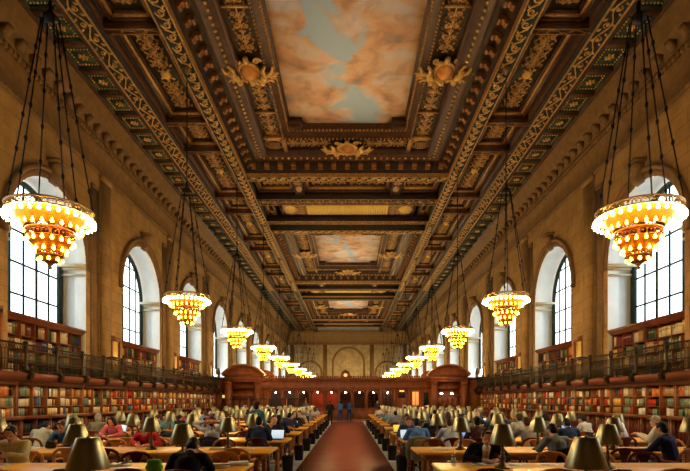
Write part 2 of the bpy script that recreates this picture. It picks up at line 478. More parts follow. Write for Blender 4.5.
# ------------------------------------------------------------------ ceiling
ceil = struct(MB().box(-12.2, 12.2, Y0-.4, Y1+.4, 16.6, 16.9).build('ceiling', M['ceil_wood']))
def cpart(mb, name, m, smooth=None):
    o = mb.build(name, m, ceil, smooth); o['kind'] = 'structure'; return o

# --- ornament templates; all lie in the xy plane and bulge towards -z
def spiralP(cx, cy, r0, turns, a0, dirn, n=14, rin=.12):
    return [(cx+(r0*(1-t)+r0*rin*t)*math.cos(a0+dirn*2*PI*turns*t), cy+(r0*(1-t)+r0*rin*t)*math.sin(a0+dirn*2*PI*turns*t), 0) for t in [i/n for i in range(n+1)]]
def leaf(x, y, rz, l, w, h=.05):
    return sphereT(l/2, w/2, h, 6, 4).moved(TR(x, y, 0, rz=rz))
def scroll_unit(L, W):
    """one wave of a running vine scroll along y"""
    n = 16; A = W*.26
    ts = [tubeT([(A*math.sin(2*PI*i/n), L*i/n, 0) for i in range(n+1)], W*.055, 4)]
    for k, s in ((.25, -1), (.75, 1)):
        cx, cy = -s*(-A*.15), L*k
        cx = (A*.1 if s < 0 else -A*.1)
        ts.append(tubeT(spiralP(cx*-1, cy, W*.27, 1.25, PI/2 if s < 0 else -PI/2, 1 if s < 0 else 1, 12), W*.045, 4))
        ts.append(sphereT(W*.09, W*.09, .06, 6, 4).moved(TR(-cx, cy, 0)))
    for k in range(6):
        y = L*(k+.5)/6; s = 1 if k % 2 else -1
        ts.append(leaf(s*W*.36, y, s*.7, W*.34, W*.15))
    return join_t(ts)
def wave_unit(L, W):
    """running dog: a row of curling waves"""
    ts = []
    for k in range(2):
        y = L*(k+.5)/2
        ts.append(tubeT(spiralP(0, y, W*.33, 1.3, 0, 1, 14), [W*.06]*8+[W*.045]*7, 4))
        ts.append(tubeT([(W*.33, y, 0), (W*.2, y+L*.2, 0), (-W*.15, y+L*.3, 0), (-W*.33, y+L*.45, 0)], W*.05, 4))
        ts.append(leaf(-W*.3, y-L*.2, .8, W*.35, W*.16))
    return join_t(ts)
def rosette(r):
    ts = [sphereT(r*.3, r*.3, .09, 8, 4)]
    for k in range(6):
        a = k*PI/3; ts.append(leaf(r*.6*math.cos(a), r*.6*math.sin(a), a, r*.75, r*.5, .05))
    return join_t(ts)
def arabesque(L, W):
    """symmetrical panel of scrolls, leaves and a middle boss, along y"""
    ts = [tubeT([(0, -L*.48, 0), (0, L*.48, 0)], .03, 4)]
    for s in (-1, 1):
        for yy, d in ((-.36, 1), (-.12, -1), (.12, 1), (.36, -1)):
            ts.append(tubeT(spiralP(s*W*.22, yy*L, W*.19, 1.4, PI/2*(1 if d > 0 else -1), s*d, 14), .034, 4))
            ts.append(leaf(s*W*.22, yy*L, .3, W*.12, W*.12, .07))
            ts.append(leaf(s*W*.40, (yy+.06)*L, s*.9*d, W*.2, W*.09)); ts.append(leaf(s*W*.10, (yy+.10)*L, s*.9, W*.22, W*.1))
            ts.append(leaf(s*W*.33, (yy-.09)*L, -s*.7, W*.2, W*.09))
    for yy in (-.24, 0, .24): ts.append(leaf(0, yy*L, PI/2, W*.4, W*.2, .08))
    return join_t(ts)
def cherub(s):
    """small carved winged child leaning in from one side"""
    ts = [sphereT(.10, .10, .10, 8, 6).moved(TR(s*.34, .30, -.10)), sphereT(.11, .19, .10, 8, 6).moved(TR(s*.42, .08, -.08, rz=s*.5)),
          tubeT([(s*.36, .2, -.1), (s*.2, .14, -.13), (s*.1, .26, -.12)], [.05, .045, .035], 6),
          tubeT([(s*.45, .2, -.08), (s*.62, .22, -.08), (s*.68, .34, -.06)], [.05, .04, .03], 6),
          tubeT([(s*.46, -.06, -.1), (s*.42, -.26, -.13), (s*.52, -.42, -.08)], [.075, .06, .035], 6),
          tubeT([(s*.52, -.04, -.08), (s*.68, -.16, -.10), (s*.74, -.34, -.06)], [.075, .06, .035], 6)]
    for k in range(3): ts.append(leaf(s*(.62+.05*k), .22-.09*k, s*(.5-.3*k), .34, .09, .04))
    return join_t(ts)
def cartouche_parts(k=1.):
    shield = sphereT(.26*k, .34*k, .14, 14, 8)
    fr = [tubeT([(.30*k*math.cos(2*PI*i/20), .39*k*math.sin(2*PI*i/20), 0) for i in range(20)], .055*k, 6, closed=True)]
    for s in (-1, 1):
        fr.append(tubeT(spiralP(s*.36*k, .40*k, .13*k, 1.2, 0, s, 12), .035*k, 5)); fr.append(tubeT(spiralP(s*.30*k, -.46*k, .13*k, 1.2, 0, -s, 12), .035*k, 5))
    fr.append(leaf(0, .50*k, PI/2, .3*k, .2*k, .1)); fr.append(leaf(0, -.52*k, PI/2, .26*k, .2*k, .09))
    fig = join_t([cherub(1).moved(TR(0, .05*k, 0, s=k)), cherub(-1).moved(TR(0, .05*k, 0, s=k))])
    return shield, join_t(fr), fig

bead = sphereT(.055, .055, .055, 6, 4)
stud = sphereT(.075, .075, .06, 6, 4)
egg = sphereT(.07, .085, .07, 6, 4)
RELIEF_END = 62.

# --- the two outer bays of the ceiling run the whole length
for sg in (-1, 1):
    def bx(mb, xa, xb, ya, yb, za, zb): mb.box(min(sg*xa, sg*xb), max(sg*xa, sg*xb), ya, yb, za, zb)
    rails = MB()
    bx(rails, 10.92, 11.22, Y0, Y1, 15.18, 16.6); bx(rails, 9.58, 9.86, Y0, Y1, 15.18, 16.6)
    cpart(rails, 'coffer_rail', M['ceil_red'])
    bars = MB(); grd = MB(); ros = MB(); beads = MB()
    y = 18.9-1.63*4
    rt = rosette(.24); n = 0
    while y < Y1-1:
        bx(bars, 9.86, 10.92, y+.815-.15, y+.815+.15, 15.20, 16.2)
        for (xa, xb, ya, yb) in ((9.86, 9.93, y-.665, y+.665), (10.85, 10.92, y-.665, y+.665), (9.93, 10.85, y-.665, y-.59), (9.93, 10.85, y+.59, y+.665)):
            bx(grd, xa, xb, ya, yb, 15.25, 15.34)
        bx(grd, 9.86, 10.92, y-.67, y+.67, 15.30, 15.34)
        if y < RELIEF_END:
            ros.add(rt, TR(sg*10.39, y, 15.28, s=.9))
            if y < 40:
                for k in range(7):
                    for xx in (10.02, 10.76): beads.add(bead, TR(sg*xx, y-.45+.15*k, 15.29, s=.75))
                for k in range(5):
                    for yy in (-.45, .45): beads.add(bead, TR(sg*(10.14+.125*k), y+yy, 15.29, s=.75))
        y += 1.63
    cpart(bars, 'coffer_bar', M['ceil_red']); cpart(grd, 'coffer_ground', M['ceil_teal']); cpart(ros, 'rosette_row', M['gold'], 50); cpart(beads, 'bead_row', M['gold'])
    # scroll beam
    bm_ = MB(); bx(bm_, 8.90, 9.58, Y0, Y1, 15.02, 16.6); cpart(bm_, 'scroll_beam', M['ceil_green'])
    fl = MB()
    for xa in (8.90, 9.52): bx(fl, xa, xa+.06, Y0, Y1, 14.97, 15.03)
    cpart(fl, 'gilt_fillet', M['gold_dim'])
    sc = MB(); su = scroll_unit(1.5, .52); y = 15.
    while y < RELIEF_END: sc.add(su, TR(sg*9.24, y, 15.0)); y += 1.5
    cpart(sc, 'vine_scroll', M['gold'], 50)
    # deep groove with stepped moulding
    gr = MB(); bx(gr, 8.72, 8.90, Y0, Y1, 15.25, 16.6); bx(gr, 8.5, 8.72, Y0, Y1, 15.5, 16.6); cpart(gr, 'stepped_moulding', M['ceil_red'])
    # inner scroll band
    ib = MB(); bx(ib, 6.0, 6.67, Y0, Y1, 14.97, 16.6); cpart(ib, 'scroll_beam', M['ceil_green'])
    fl = MB()
    for xa in (6.0, 6.61): bx(fl, xa, xa+.06, Y0, Y1, 14.92, 14.98)
    bx(fl, 6.67, 6.78, Y0, Y1, 15.2, 15.35)
    cpart(fl, 'gilt_fillet', M['gold_dim'])
    sc = MB(); su = wave_unit(1.2, .56); y = 15.
    while y < RELIEF_END: sc.add(su, TR(sg*6.335, y, 14.95, s=(sg, 1, 1))); y += 1.2
    cpart(sc, 'wave_scroll', M['gold'], 50)
    # panels between them: a long one and a short one in turn
    fr = MB(); pn = MB(); orn = MB(); sh = MB(); orn2 = MB(); gil = MB()
    y = 19.0-BAY
    ab = arabesque(2.1, .95); s2 = arabesque(1.4, .9); shd, cfr, cfg = cartouche_parts(.62)
    while y < Y1-6:
        for (ya, yb) in ((y, y+6.0), (y+6.35, y+8.9)):
            bx(pn, 6.78, 8.5, ya, yb, 15.55, 15.6)
            for k, (ins, z) in enumerate(((0, 15.30), (.10, 15.38), (.20, 15.46))):
                for (a1, b1, c1, d1) in ((6.78+ins, 6.90+ins, ya+ins, yb-ins), (8.38-ins, 8.5-ins, ya+ins, yb-ins), (6.78+ins, 8.5-ins, ya+ins, ya+ins+.12), (6.78+ins, 8.5-ins, yb-ins-.12, yb-ins)):
                    bx((fr, gil, fr)[k], a1, b1, c1, d1, z, 15.6)
            if ya < RELIEF_END and ya > 8:
                if yb-ya > 4:
                    for yy in (ya+1.55, yb-1.55): orn.add(ab, TR(sg*7.64, yy, 15.53))
                    M4 = TR(sg*7.64, (ya+yb)/2, 15.5)
                    sh.add(shd, M4); orn2.add(cfr, M4)
                else: orn.add(s2, TR(sg*7.64, (ya+yb)/2, 15.53))
        for yc in (y-.175, y+6.175):
            bx(fr, 6.67, 8.72, yc-.17, yc+.17, 15.10, 15.6)
            bx(gil, 6.67, 8.72, yc-.15, yc-.12, 15.07, 15.1); bx(gil, 6.67, 8.72, yc+.12, yc+.15, 15.07, 15.1)
            if 10 < yc < RELIEF_END: orn.add(wave_unit(1.7, .24), TR(sg*7.7-.85, yc, 15.08, rz=-PI/2))
        y += BAY
    cpart(fr, 'panel_frame', M['ceil_red']); cpart(pn, 'panel_ground', M['ceil_green']); cpart(orn, 'arabesque_relief', M['gold_dim'], 50)
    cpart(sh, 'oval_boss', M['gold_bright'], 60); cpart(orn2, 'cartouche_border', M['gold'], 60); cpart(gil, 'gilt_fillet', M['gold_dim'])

# --- the three great mural bays
def rect_loft(mb, levels, yc):
    V, F = [], []
    for hx, hy, z in levels: V += [(-hx, yc-hy, z), (hx, yc-hy, z), (hx, yc+hy, z), (-hx, yc+hy, z)]
    for k in range(len(levels)-1):
        for i in range(4):
            j = (i+1) % 4; F.append((k*4+i, k*4+j, k*4+4+j, k*4+4+i))
    mb.add(T(V, F))
console = sweepT([(0, .26), (-.05, -.02), (-.12, -.08), (-.2, -.04), (-.22, .04), (-.30, .08), (-.38, .04), (-.44, .08), (-.45, .16), (-.42, .26)], .26, -.13)
MUR = [22.1+27.75*k for k in range(3)]
mural_names = ['large painted ceiling mural of peach clouds around a blue gap, nearest the viewer',
               'middle of the three painted cloud murals, over the middle of the hall',
               'smallest looking painted cloud mural, furthest away above the wooden delivery desk']
for zi, yc in enumerate(MUR):
    det = zi < 2
    a = MB(); rect_loft(a, [(6.0, 8.65, 14.97), (5.98, 8.63, 15.16)], yc); cpart(a, 'gilt_fillet', M['gold_dim'])
    a = MB(); rect_loft(a, [(5.98, 8.63, 15.16), (5.98, 8.63, 15.2), (5.75, 8.4, 15.55), (5.34, 7.98, 15.74), (5.3, 7.95, 15.74), (5.3, 7.95, 15.60)], yc); cpart(a, 'bracket_cove', M['ceil_wood'])
    a = MB(); rect_loft(a, [(5.3, 7.95, 15.60), (5.24, 7.89, 15.56), (5.18, 7.83, 15.60), (4.66, 7.45, 15.60), (4.60, 7.40, 15.56), (4.54, 7.35, 15.60), (4.5, 7.3, 15.95)], yc); cpart(a, 'studded_frame', M['ceil_red'])
    a = MB(); rect_loft(a, [(4.5, 7.3, 15.95), (3.5, 5.85, 15.95)], yc); cpart(a, 'frieze_ground', M['ceil_wood'])
    a = MB(); rect_loft(a, [(3.5, 5.85, 15.95), (3.49, 5.84, 15.78), (3.40, 5.75, 15.74), (3.36, 5.71, 15.82), (3.2, 5.55, 15.88), (3.02, 5.35, 16.28), (2.97, 5.3, 16.28), (2.97, 5.3, 16.36)], yc); cpart(a, 'mural_frame', M['ceil_red'])
    mu = MB().box(-2.97, 2.97, -5.3, 5.3, 16.34, 16.40).build('ceiling_mural', cloud_mat('painted_clouds_%d' % zi, 3.7+5.1*zi, (1.52, 1.30, 1.36)[zi]))
    mu.location = (0, yc, 0); tag(mu, mural_names[zi], 'mural', 'painted cloud murals')
    # consoles all round the cove
    co = MB(); ny = 20; nx = 14
    for i in range(ny+1):
        yy = yc-8.2+16.4*i/ny
        for sg in (-1, 1): co.add(console, TR(sg*5.92, yy, 15.36, rz=0 if sg > 0 else PI))
    for i in range(nx+1):
        xx = -5.5+11.*i/nx
        for sg in (-1, 1): co.add(console, TR(xx, yc+sg*8.57, 15.36, rz=PI/2*sg))
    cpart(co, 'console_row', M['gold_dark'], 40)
    st = MB(); eg = MB()
    for i in range(44):
        for sg in (-1, 1): st.add(stud, TR(sg*4.92, yc-7.5+15.*i/43, 15.58))
    for i in range(28):
        for sg in (-1, 1): st.add(stud, TR(-4.75+9.5*i/27, yc+sg*7.64, 15.58))
    cpart(st, 'stud_row', M['gold'])
    if det:
        for i in range(56):
            for sg in (-1, 1):
                eg.add(egg, TR(sg*3.12, yc-5.4+10.8*i/55, 16.05)); eg.add(bead, TR(sg*3.42, yc-5.6+11.2*i/55, 15.75))
        for i in range(32):
            for sg in (-1, 1):
                eg.add(egg, TR(-3.05+6.1*i/31, yc+sg*5.46, 16.05, rz=PI/2)); eg.add(bead, TR(-3.3+6.6*i/31, yc+sg*5.77, 15.75))
        cpart(eg, 'egg_and_dart_row', M['gold_dim'])
    # ears at the mural corners, and the dividing bars of the frieze
    ear = MB(); bars = MB()
    for sx in (-1, 1):
        for sy in (-1, 1):
            cx, cy = sx*2.75, yc+sy*5.1
            ear.box(cx-.42, cx+.42, cy-.36, cy+.36, 16.02, 16.36); ear.box(cx-.30, cx+.30, cy-.24, cy+.24, 15.96, 16.02)
            for (xa, xb, ya, yb) in ((sx*3.4, sx*4.6, yc+sy*5.75, yc+sy*5.95), (sx*3.35, sx*3.55, yc+sy*5.8, yc+sy*7.4)):
                bars.box(min(xa, xb), max(xa, xb), min(ya, yb), max(ya, yb), 15.76, 15.95)
        for sy in (-1, 1):
            for (ya, yb) in ((yc+sy*3.4, yc+sy*3.5),): bars.box(min(sx*3.5, sx*4.5), max(sx*3.5, sx*4.5), min(ya, yb), max(ya, yb), 15.84, 15.95)
    cpart(ear, 'frame_ear', M['ceil_red']); cpart(bars, 'frieze_bar', M['gold_dim'])
    # roundels in the corners
    rd = MB(); rg = MB()
    for sx in (-1, 1):
        for sy in (-1, 1):
            M4 = TR(sx*4.03, yc+sy*6.62, 15.90, s=1.2)
            rd.add(latheT([(.36, 0), (.36, -.04), (.30, -.07), (.0, -.07)], 18).moved(M4))
            rg.add(tubeT([(.40*math.cos(2*PI*i/20), .40*math.sin(2*PI*i/20), 0) for i in range(20)], .05, 5, closed=True), M4)
            for k in range(-2, 3): rg.add(boxT(-.012, .012, -.28, .28, -.085, -.07), M4 @ TR(k*.11, 0, 0)); rg.add(boxT(-.28, .28, -.012, .012, -.085, -.07), M4 @ TR(0, k*.11, 0))
    cpart(rd, 'roundel', M['ceil_green']); cpart(rg, 'roundel_ring', M['gold_dim'])
    # carved friezes and cartouches
    fz = MB(); ab = arabesque(2.5, .82)
    for sx in (-1, 1):
        for yy in (-4.6, -2.1, 2.1, 4.6): fz.add(ab, TR(sx*4.0, yc+yy, 15.93))
    for sy in (-1, 1):
        for xx in (-2.1, 2.1): fz.add(ab, TR(xx, yc+sy*6.6, 15.93, rz=PI/2))
    cpart(fz, 'frieze_relief', M['gold_dim'], 50)
    shd, cfr, cfg = cartouche_parts(1.0)
    for sx in (-1, 1):
        M4 = TR(sx*4.15, yc, 15.70, s=1.45)
        c0 = cpart(MB().add(cfr, M4), 'cartouche', M['gold'], 60)
        s0 = MB().add(shd, M4).build('shield', M['shield'], c0, 60); MB().add(cfg, M4).build('cherub_pair', M['gold'], c0, 60)
    for sy in (-1, 1):
        M4 = TR(0, yc+sy*6.75, 15.70, s=(1.7, 1.3, 1.3))
        c0 = cpart(MB().add(cfr, M4), 'cartouche', M['gold'], 60)
        MB().add(shd, M4).build('shield', M['shield'], c0, 60); MB().add(cfg, M4).build('cherub_pair', M['gold'], c0, 60)
    # scroll band across both ends of the bay
    ba = MB(); wv = MB(); fl = MB()
    for sy in (-1, 1):
        ya, yb = sorted((yc+sy*8.65, yc+sy*9.3)); ba.box(-6.0, 6.0, ya, yb, 14.97, 16.6)
        for q in (ya, yb-.06): fl.box(-6.0, 6.0, q, q+.06, 14.92, 14.98)
        if det:
            for k in range(10): wv.add(wave_unit(1.2, .54), TR(-6.0+1.2*k, (ya+yb)/2, 14.95, rz=-PI/2))
    cpart(ba, 'scroll_beam', M['ceil_green']); cpart(fl, 'gilt_fillet', M['gold_dim'])
    if det: cpart(wv, 'wave_scroll', M['gold'], 50)

# --- the narrow bays between the murals
M['ribbed'] = mat('ribbed_panel_painted_glow', (.98, .68, .14), .5, noise=.1, nscale=4)  # chandelier light on the panel put into its bright yellow
for zi, ys in enumerate([MUR[0]+9.3, MUR[1]+9.3, MUR[2]+9.3]):
    fr = MB(); gd = MB(); orn = MB(); gil = MB(); rib = MB(); sq = MB(); bmx = MB()
    gd.box(-6, 6, ys, ys+9.15, 15.72, 15.8)
    for ya, yb in ((ys+2.9, ys+3.9), (ys+7.1, ys+7.7)):
        bmx.box(-6, 6, ya, yb, 15.0, 15.75); gil.box(-6, 6, ya, ya+.07, 14.95, 15.0); gil.box(-6, 6, yb-.07, yb, 14.95, 15.0)
        for k in range(8): orn.add(scroll_unit(1.5, min(.6, (yb-ya)*.7)), TR(-6+1.5*k, (ya+yb)/2, 14.98, rz=-PI/2))
    rows = ((ys+.25, ys+2.65), (ys+4.15, ys+6.85), (ys+7.95, ys+8.9))
    for r, (ya, yb) in enumerate(rows):
        cells = ((-5.8, -3.45), (-2.75, 2.75), (3.45, 5.8)) if r != 1 else ((-5.9, -5.1), (-4.8, 4.8), (5.1, 5.9))
        for xa, xb in cells:
            for k, (ins, z) in enumerate(((0, 15.35), (.12, 15.5))):
                for (a1, b1, c1, d1) in ((xa+ins, xa+ins+.12, ya+ins, yb-ins), (xb-ins-.12, xb-ins, ya+ins, yb-ins), (xa+ins, xb-ins, ya+ins, ya+ins+.12), (xa+ins, xb-ins, yb-ins-.12, yb-ins)):
                    (fr if k == 0 else gil).box(a1, b1, c1, d1, z, 15.75)
            if r != 1:
                w = xb-xa-.6
                nn = max(1, round(w/2.0))
                for q in range(nn): orn.add(arabesque(w/nn*.95, (yb-ya)*.6), TR(xa+.3+w*(q+.5)/nn, (ya+yb)/2, 15.66, rz=PI/2))
        if r == 0:
            for sx in (-1, 1):
                fr.box(sx*3.1-.30, sx*3.1+.30, ya-.1, yb+.1, 15.22, 15.75); orn.add(rosette(.3), TR(sx*3.1, ya+.6, 15.18)); orn.add(leaf(0, 0, PI/2, 1.0, .4, .09), TR(sx*3.1, ya+1.5, 15.18))
        if r == 1:
            ym = (ya+yb)/2
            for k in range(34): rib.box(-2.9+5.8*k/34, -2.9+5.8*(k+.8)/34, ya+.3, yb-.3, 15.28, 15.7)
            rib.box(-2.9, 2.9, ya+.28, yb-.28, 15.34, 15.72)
            for sx in (-1, 1):
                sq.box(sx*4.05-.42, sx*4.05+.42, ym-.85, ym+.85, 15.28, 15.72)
                orn.add(arabesque(1.9, .8), TR(sx*3.25, ym, 15.26)); orn.add(tubeT([(.5*math.cos(2*PI*i/16), .85*math.sin(2*PI*i/16), 0) for i in range(16)], .07, 5, closed=True), TR(sx*4.05, ym, 15.27))
    cpart(fr, 'panel_frame', M['ceil_red']); cpart(gd, 'panel_ground', M['ceil_wood']); cpart(orn, 'arabesque_relief', M['gold_dim'], 50); cpart(gil, 'gilt_fillet', M['gold_dim'])
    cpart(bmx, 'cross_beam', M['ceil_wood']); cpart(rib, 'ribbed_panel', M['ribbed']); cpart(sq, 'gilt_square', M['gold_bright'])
# ------------------------------------------------------------------ chandeliers
M['bulb'] = emit('lit_bulb', (1.0, .65, .26), BULB)
M['gilt_metal'] = mat('gilt_chandelier_metal', (.17, .042, .002), .5, .3)
M['old_brass'] = mat('aged_brass', (.30, .19, .07), .42, .8)
M['chain_iron'] = mat('black_chain_iron', (.02, .016, .012), .5, .6)
M['amber'] = emit('amber_bulb', (1.0, .60, .024), 50.)
XC = 6.35
bulb_near = MB().add(latheT([(.008, .04), (.014, .035), (.017, .015), (.029, -.010), (.033, -.030), (.026, -.05), (.0, -.060)], 10, cap=False)).data('bulb', M['bulb'], 80)
bulb_warm = bulb_near.copy(); bulb_warm.materials[0] = M['amber']
bulb_farT = sphereT(.040, .040, .05, 6, 4)
def ring_spots(r, n, z, ph=0): return [(r*math.cos(2*PI*(i+ph)/n), r*math.sin(2*PI*(i+ph)/n), z) for i in range(n)]
BULBS = [(.88, 32, 5.80), (.64, 22, 5.62), (.47, 16, 5.32), (.33, 11, 5.14), (.23, 8, 4.94)]
def openwork(r, z0, z1, n):
    """pierced metal band: two hoops and a row of little arches and balls"""
    mb = MB(); nn = 40
    for z, w in ((z0, .022), (z1, .028)): mb.add(tubeT([(r*math.cos(2*PI*i/nn), r*math.sin(2*PI*i/nn), z) for i in range(nn)], w, 6, closed=True))
    for i in range(n):
        a = 2*PI*i/n; b = a+PI/n; c = a+2*PI/n
        mb.add(tubeT([(r*math.cos(a), r*math.sin(a), z0), (r*1.01*math.cos(a+.15/n), r*1.01*math.sin(a+.15/n), z0+(z1-z0)*.6), (r*math.cos(b), r*math.sin(b), z1-.02), (r*1.01*math.cos(c-.15/n), r*1.01*math.sin(c-.15/n), z0+(z1-z0)*.6), (r*math.cos(c), r*math.sin(c), z0)], .014, 4))
        mb.add(sphereT(.028, .028, .028, 6, 4).moved(TR(r*math.cos(b), r*math.sin(b), z0+(z1-z0)*.45)))
    return mb
def chandelier(x, y, near, label):
    root = empty('chandelier', (x, y, -.12)); tag(root, label, 'chandelier', 'chandeliers in two rows')
    ztop = 15.04
    openwork(.85, 5.88, 6.02, 34).build('top_band', M['old_brass'], root, 60)
    MB().add(latheT([(.81, 5.90), (.81, 5.88), (.76, 5.86), (.56, 5.66), (.50, 5.60), (.50, 5.64), (.56, 5.70), (.76, 5.89)], 40, cap=False)).build('upper_dish', M['gilt_metal'], root, 40)
    openwork(.46, 5.37, 5.54, 18).build('middle_band', M['gilt_metal'], root, 60)
    MB().add(latheT([(.46, 5.37), (.47, 5.34), (.43, 5.32), (.32, 5.18), (.26, 5.16), (.26, 5.20), (.42, 5.36)], 30, cap=False)).build('middle_dish', M['gilt_metal'], root, 40)
    openwork(.25, 5.00, 5.12, 12).build('lower_band', M['gilt_metal'], root, 60)
    MB().add(latheT([(.25, 5.00), (.26, 4.97), (.19, 4.90), (.10, 4.86), (.06, 4.86), (.06, 4.90), (.23, 5.00)], 24, cap=False)).build('lower_dish', M['gilt_metal'], root, 40)
    MB().add(latheT([(.0, 4.72), (.03, 4.73), (.045, 4.76), (.02, 4.79), (.07, 4.83), (.04, 4.88), (.03, 5.9), (.06, 5.95), (.03, 6.0), (.0, 6.0)], 12, cap=False)).build('finial', M['old_brass'], root, 50)
    zh = 10.2
    for i in range(6):
        a = 2*PI*i/6+.3
        p0 = Vector((.85*math.cos(a), .85*math.sin(a), 6.02)); p1 = Vector((.17*math.cos(a), .17*math.sin(a), zh))
        mb = MB(); mb.add(tubeT([p0, p1], .017, 5))
        for t in (.12, .3, .48, .66, .84): 
            q = p0.lerp(p1, t); mb.add(sphereT(.04, .04, .07, 6, 4).moved(TR(*q)))
        mb.build('chain', M['chain_iron'], root)
    MB().add(latheT([(.0, zh-.08), (.16, zh-.04), (.19, zh), (.16, zh+.04), (.05, zh+.15), (.04, zh+.35), (.0, zh+.35)], 12, cap=False)).build('hub', M['chain_iron'], root, 50)
    MB().add(tubeT([(0, 0, zh+.2), (0, 0, ztop)], .022, 6)).add(sphereT(.05, .05, .1, 6, 4).moved(TR(0, 0, zh+1.6))).add(sphereT(.05, .05, .1, 6, 4).moved(TR(0, 0, zh+3.2))).build('suspension_rod', M['chain_iron'], root)
    MB().add(latheT([(.02, ztop-.25), (.10, ztop-.15), (.18, ztop), (.18, ztop+.02)], 12)).build('ceiling_rose', M['old_brass'], root, 50)
    for ri, (r, n, z) in enumerate(BULBS):
        if near:
            for p in ring_spots(r, n, z, .5): link('bulb', bulb_near if ri == 0 else bulb_warm, root, p)
        else:
            mb = MB()
            for p in ring_spots(r, n, z, .5): mb.add(bulb_farT, TR(*p))
            mb.build('bulb_ring', M['bulb'] if ri == 0 else M['amber'], root, 80)
    return root
for sg, side in ((-1, 'left'), (1, 'right')):
    for k in range(10):  # last pair hangs behind the desk, added to light the far wall
        y = 11.35 if k == 0 else 11.45+9.25*k
        n = ('largest lit chandelier, nearest in the %s row' % side if k == 0 else '%s lit brass chandelier of the %s row, counting from the viewer' % (NTH[k], side))
        chandelier(sg*(6.42 if k == 0 else XC), y, k < 7, n)

# ------------------------------------------------------------------ galleries and bookcases
GY0, GY1 = 12.2, 44.4
def gallery(sg, side):
    root = empty('gallery', (sg*WX, GY0, 0))
    inv = Matrix.Translation((-sg*WX, -GY0, 0))
    def mk(mb, name, m, par=root, sm=None):
        o = mb.build(name, m, par, sm)
        if par is root: o.matrix_parent_inverse = inv
        return o
    def bx(mb, xa, xb, ya, yb, za, zb): mb.box(min(sg*xa, sg*xb), max(sg*xa, sg*xb), ya, yb, za, zb)
    tag(root, 'iron railed gallery with red brown edge above the %s bookcases' % side, 'gallery')
    a = MB(); bx(a, 11.0, WX, GY0, GY1, 2.52, 2.66); mk(a, 'gallery_floor', M['wood'])
    a = MB(); a.add(sweepT([(sg*x, z) for x, z in [(11.1, 2.40), (10.98, 2.42), (10.98, 2.46), (10.92, 2.48), (10.92, 2.66), (10.96, 2.69), (11.1, 2.69)]], GY1-GY0, GY0)); mk(a, 'fascia', M['redwood'])
    a = MB(); bx(a, 10.97, 11.07, GY0, GY1, 3.63, 3.68); bx(a, 11.0, 11.04, GY0, GY1, 2.76, 2.79); bx(a, 11.0, 11.04, GY0, GY1, 3.44, 3.46); mk(a, 'handrail', M['bronze'])
    n = 17; st = (GY1-GY0)/n
    for i in range(n+1):
        y = min(GY0+st*i, GY1-.05)
        p = MB(); x = sg*11.02
        p.add(latheT([(.06, 2.7), (.085, 2.74), (.085, 2.85), (.055, 2.95), (.05, 3.4), (.07, 3.5), (.08, 3.6), (.08, 3.7), (.10, 3.72), (.05, 3.79), (.0, 3.80)], 8).moved(TR(x, y, 0)))
        p.add(tubeT([(sg*11.02, y, 2.72), (sg*10.88, y, 2.72), (sg*10.80, y, 2.62), (sg*10.84, y, 2.50), (sg*10.92, y, 2.50), (sg*10.93, y, 2.57), (sg*10.88, y, 2.58)], [.07, .085, .10, .11, .09, .07, .06], 6))
        mk(p, 'railing_post', M['bronze'], sm=50)
        if i < n:
            b = MB(); nb = 26
            for k in range(1, nb):
                yy = y+st*k/nb; b.add(tubeT([(x, yy, 2.78), (x, yy, 3.45)], .012, 4))
                if k % 2: b.add(tubeT([(x, yy+.055*math.cos(2*PI*j/10), 3.545+.07*math.sin(2*PI*j/10)) for j in range(10)], .009, 4, closed=True))
                b.add(tubeT([(x, yy-.05, 3.1), (x, yy, 3.16), (x, yy+.05, 3.1)], .008, 4))
            mk(b, 'railing_panel', M['bronze'])
    # small slanted reading shelves carried on two braces over the rail
    for c in BAYS:
        p = c+BAY/2-.95
        if GY0+2 < p < GY1-2:
            s = MB(); s.add(boxT(-.2, .2, -.42, .42, -.02, .02).moved(TR(sg*11.12, p, 3.74, ry=sg*.12)))
            so = mk(s, 'rail_shelf', M['bronze'])
            for d in (-.22, .2):
                MB().add(tubeT([(sg*11.02, p+d-.1, 3.32), (sg*11.15, p+d+.08, 3.7)], .02, 4)).build('brace', M['bronze'], so).matrix_parent_inverse = Matrix()
    e = MB(); x = sg*10.98
    e.add(tubeT([(x, GY1-.1, 3.7), (x, GY1-.05, 4.0), (x, GY1-.4, 4.35), (x, GY1-.75, 4.2), (x, GY1-.7, 3.95), (x, GY1-.5, 4.0)], [.10, .12, .13, .11, .09, .06], 8))
    e.add(sphereT(.13, .13, .16, 8, 6).moved(TR(x, GY1-.1, 3.8)))
    mk(e, 'scroll_finial', M['old_brass'], sm=60)
    return root
gallery(-1, 'left'); gallery(1, 'right')

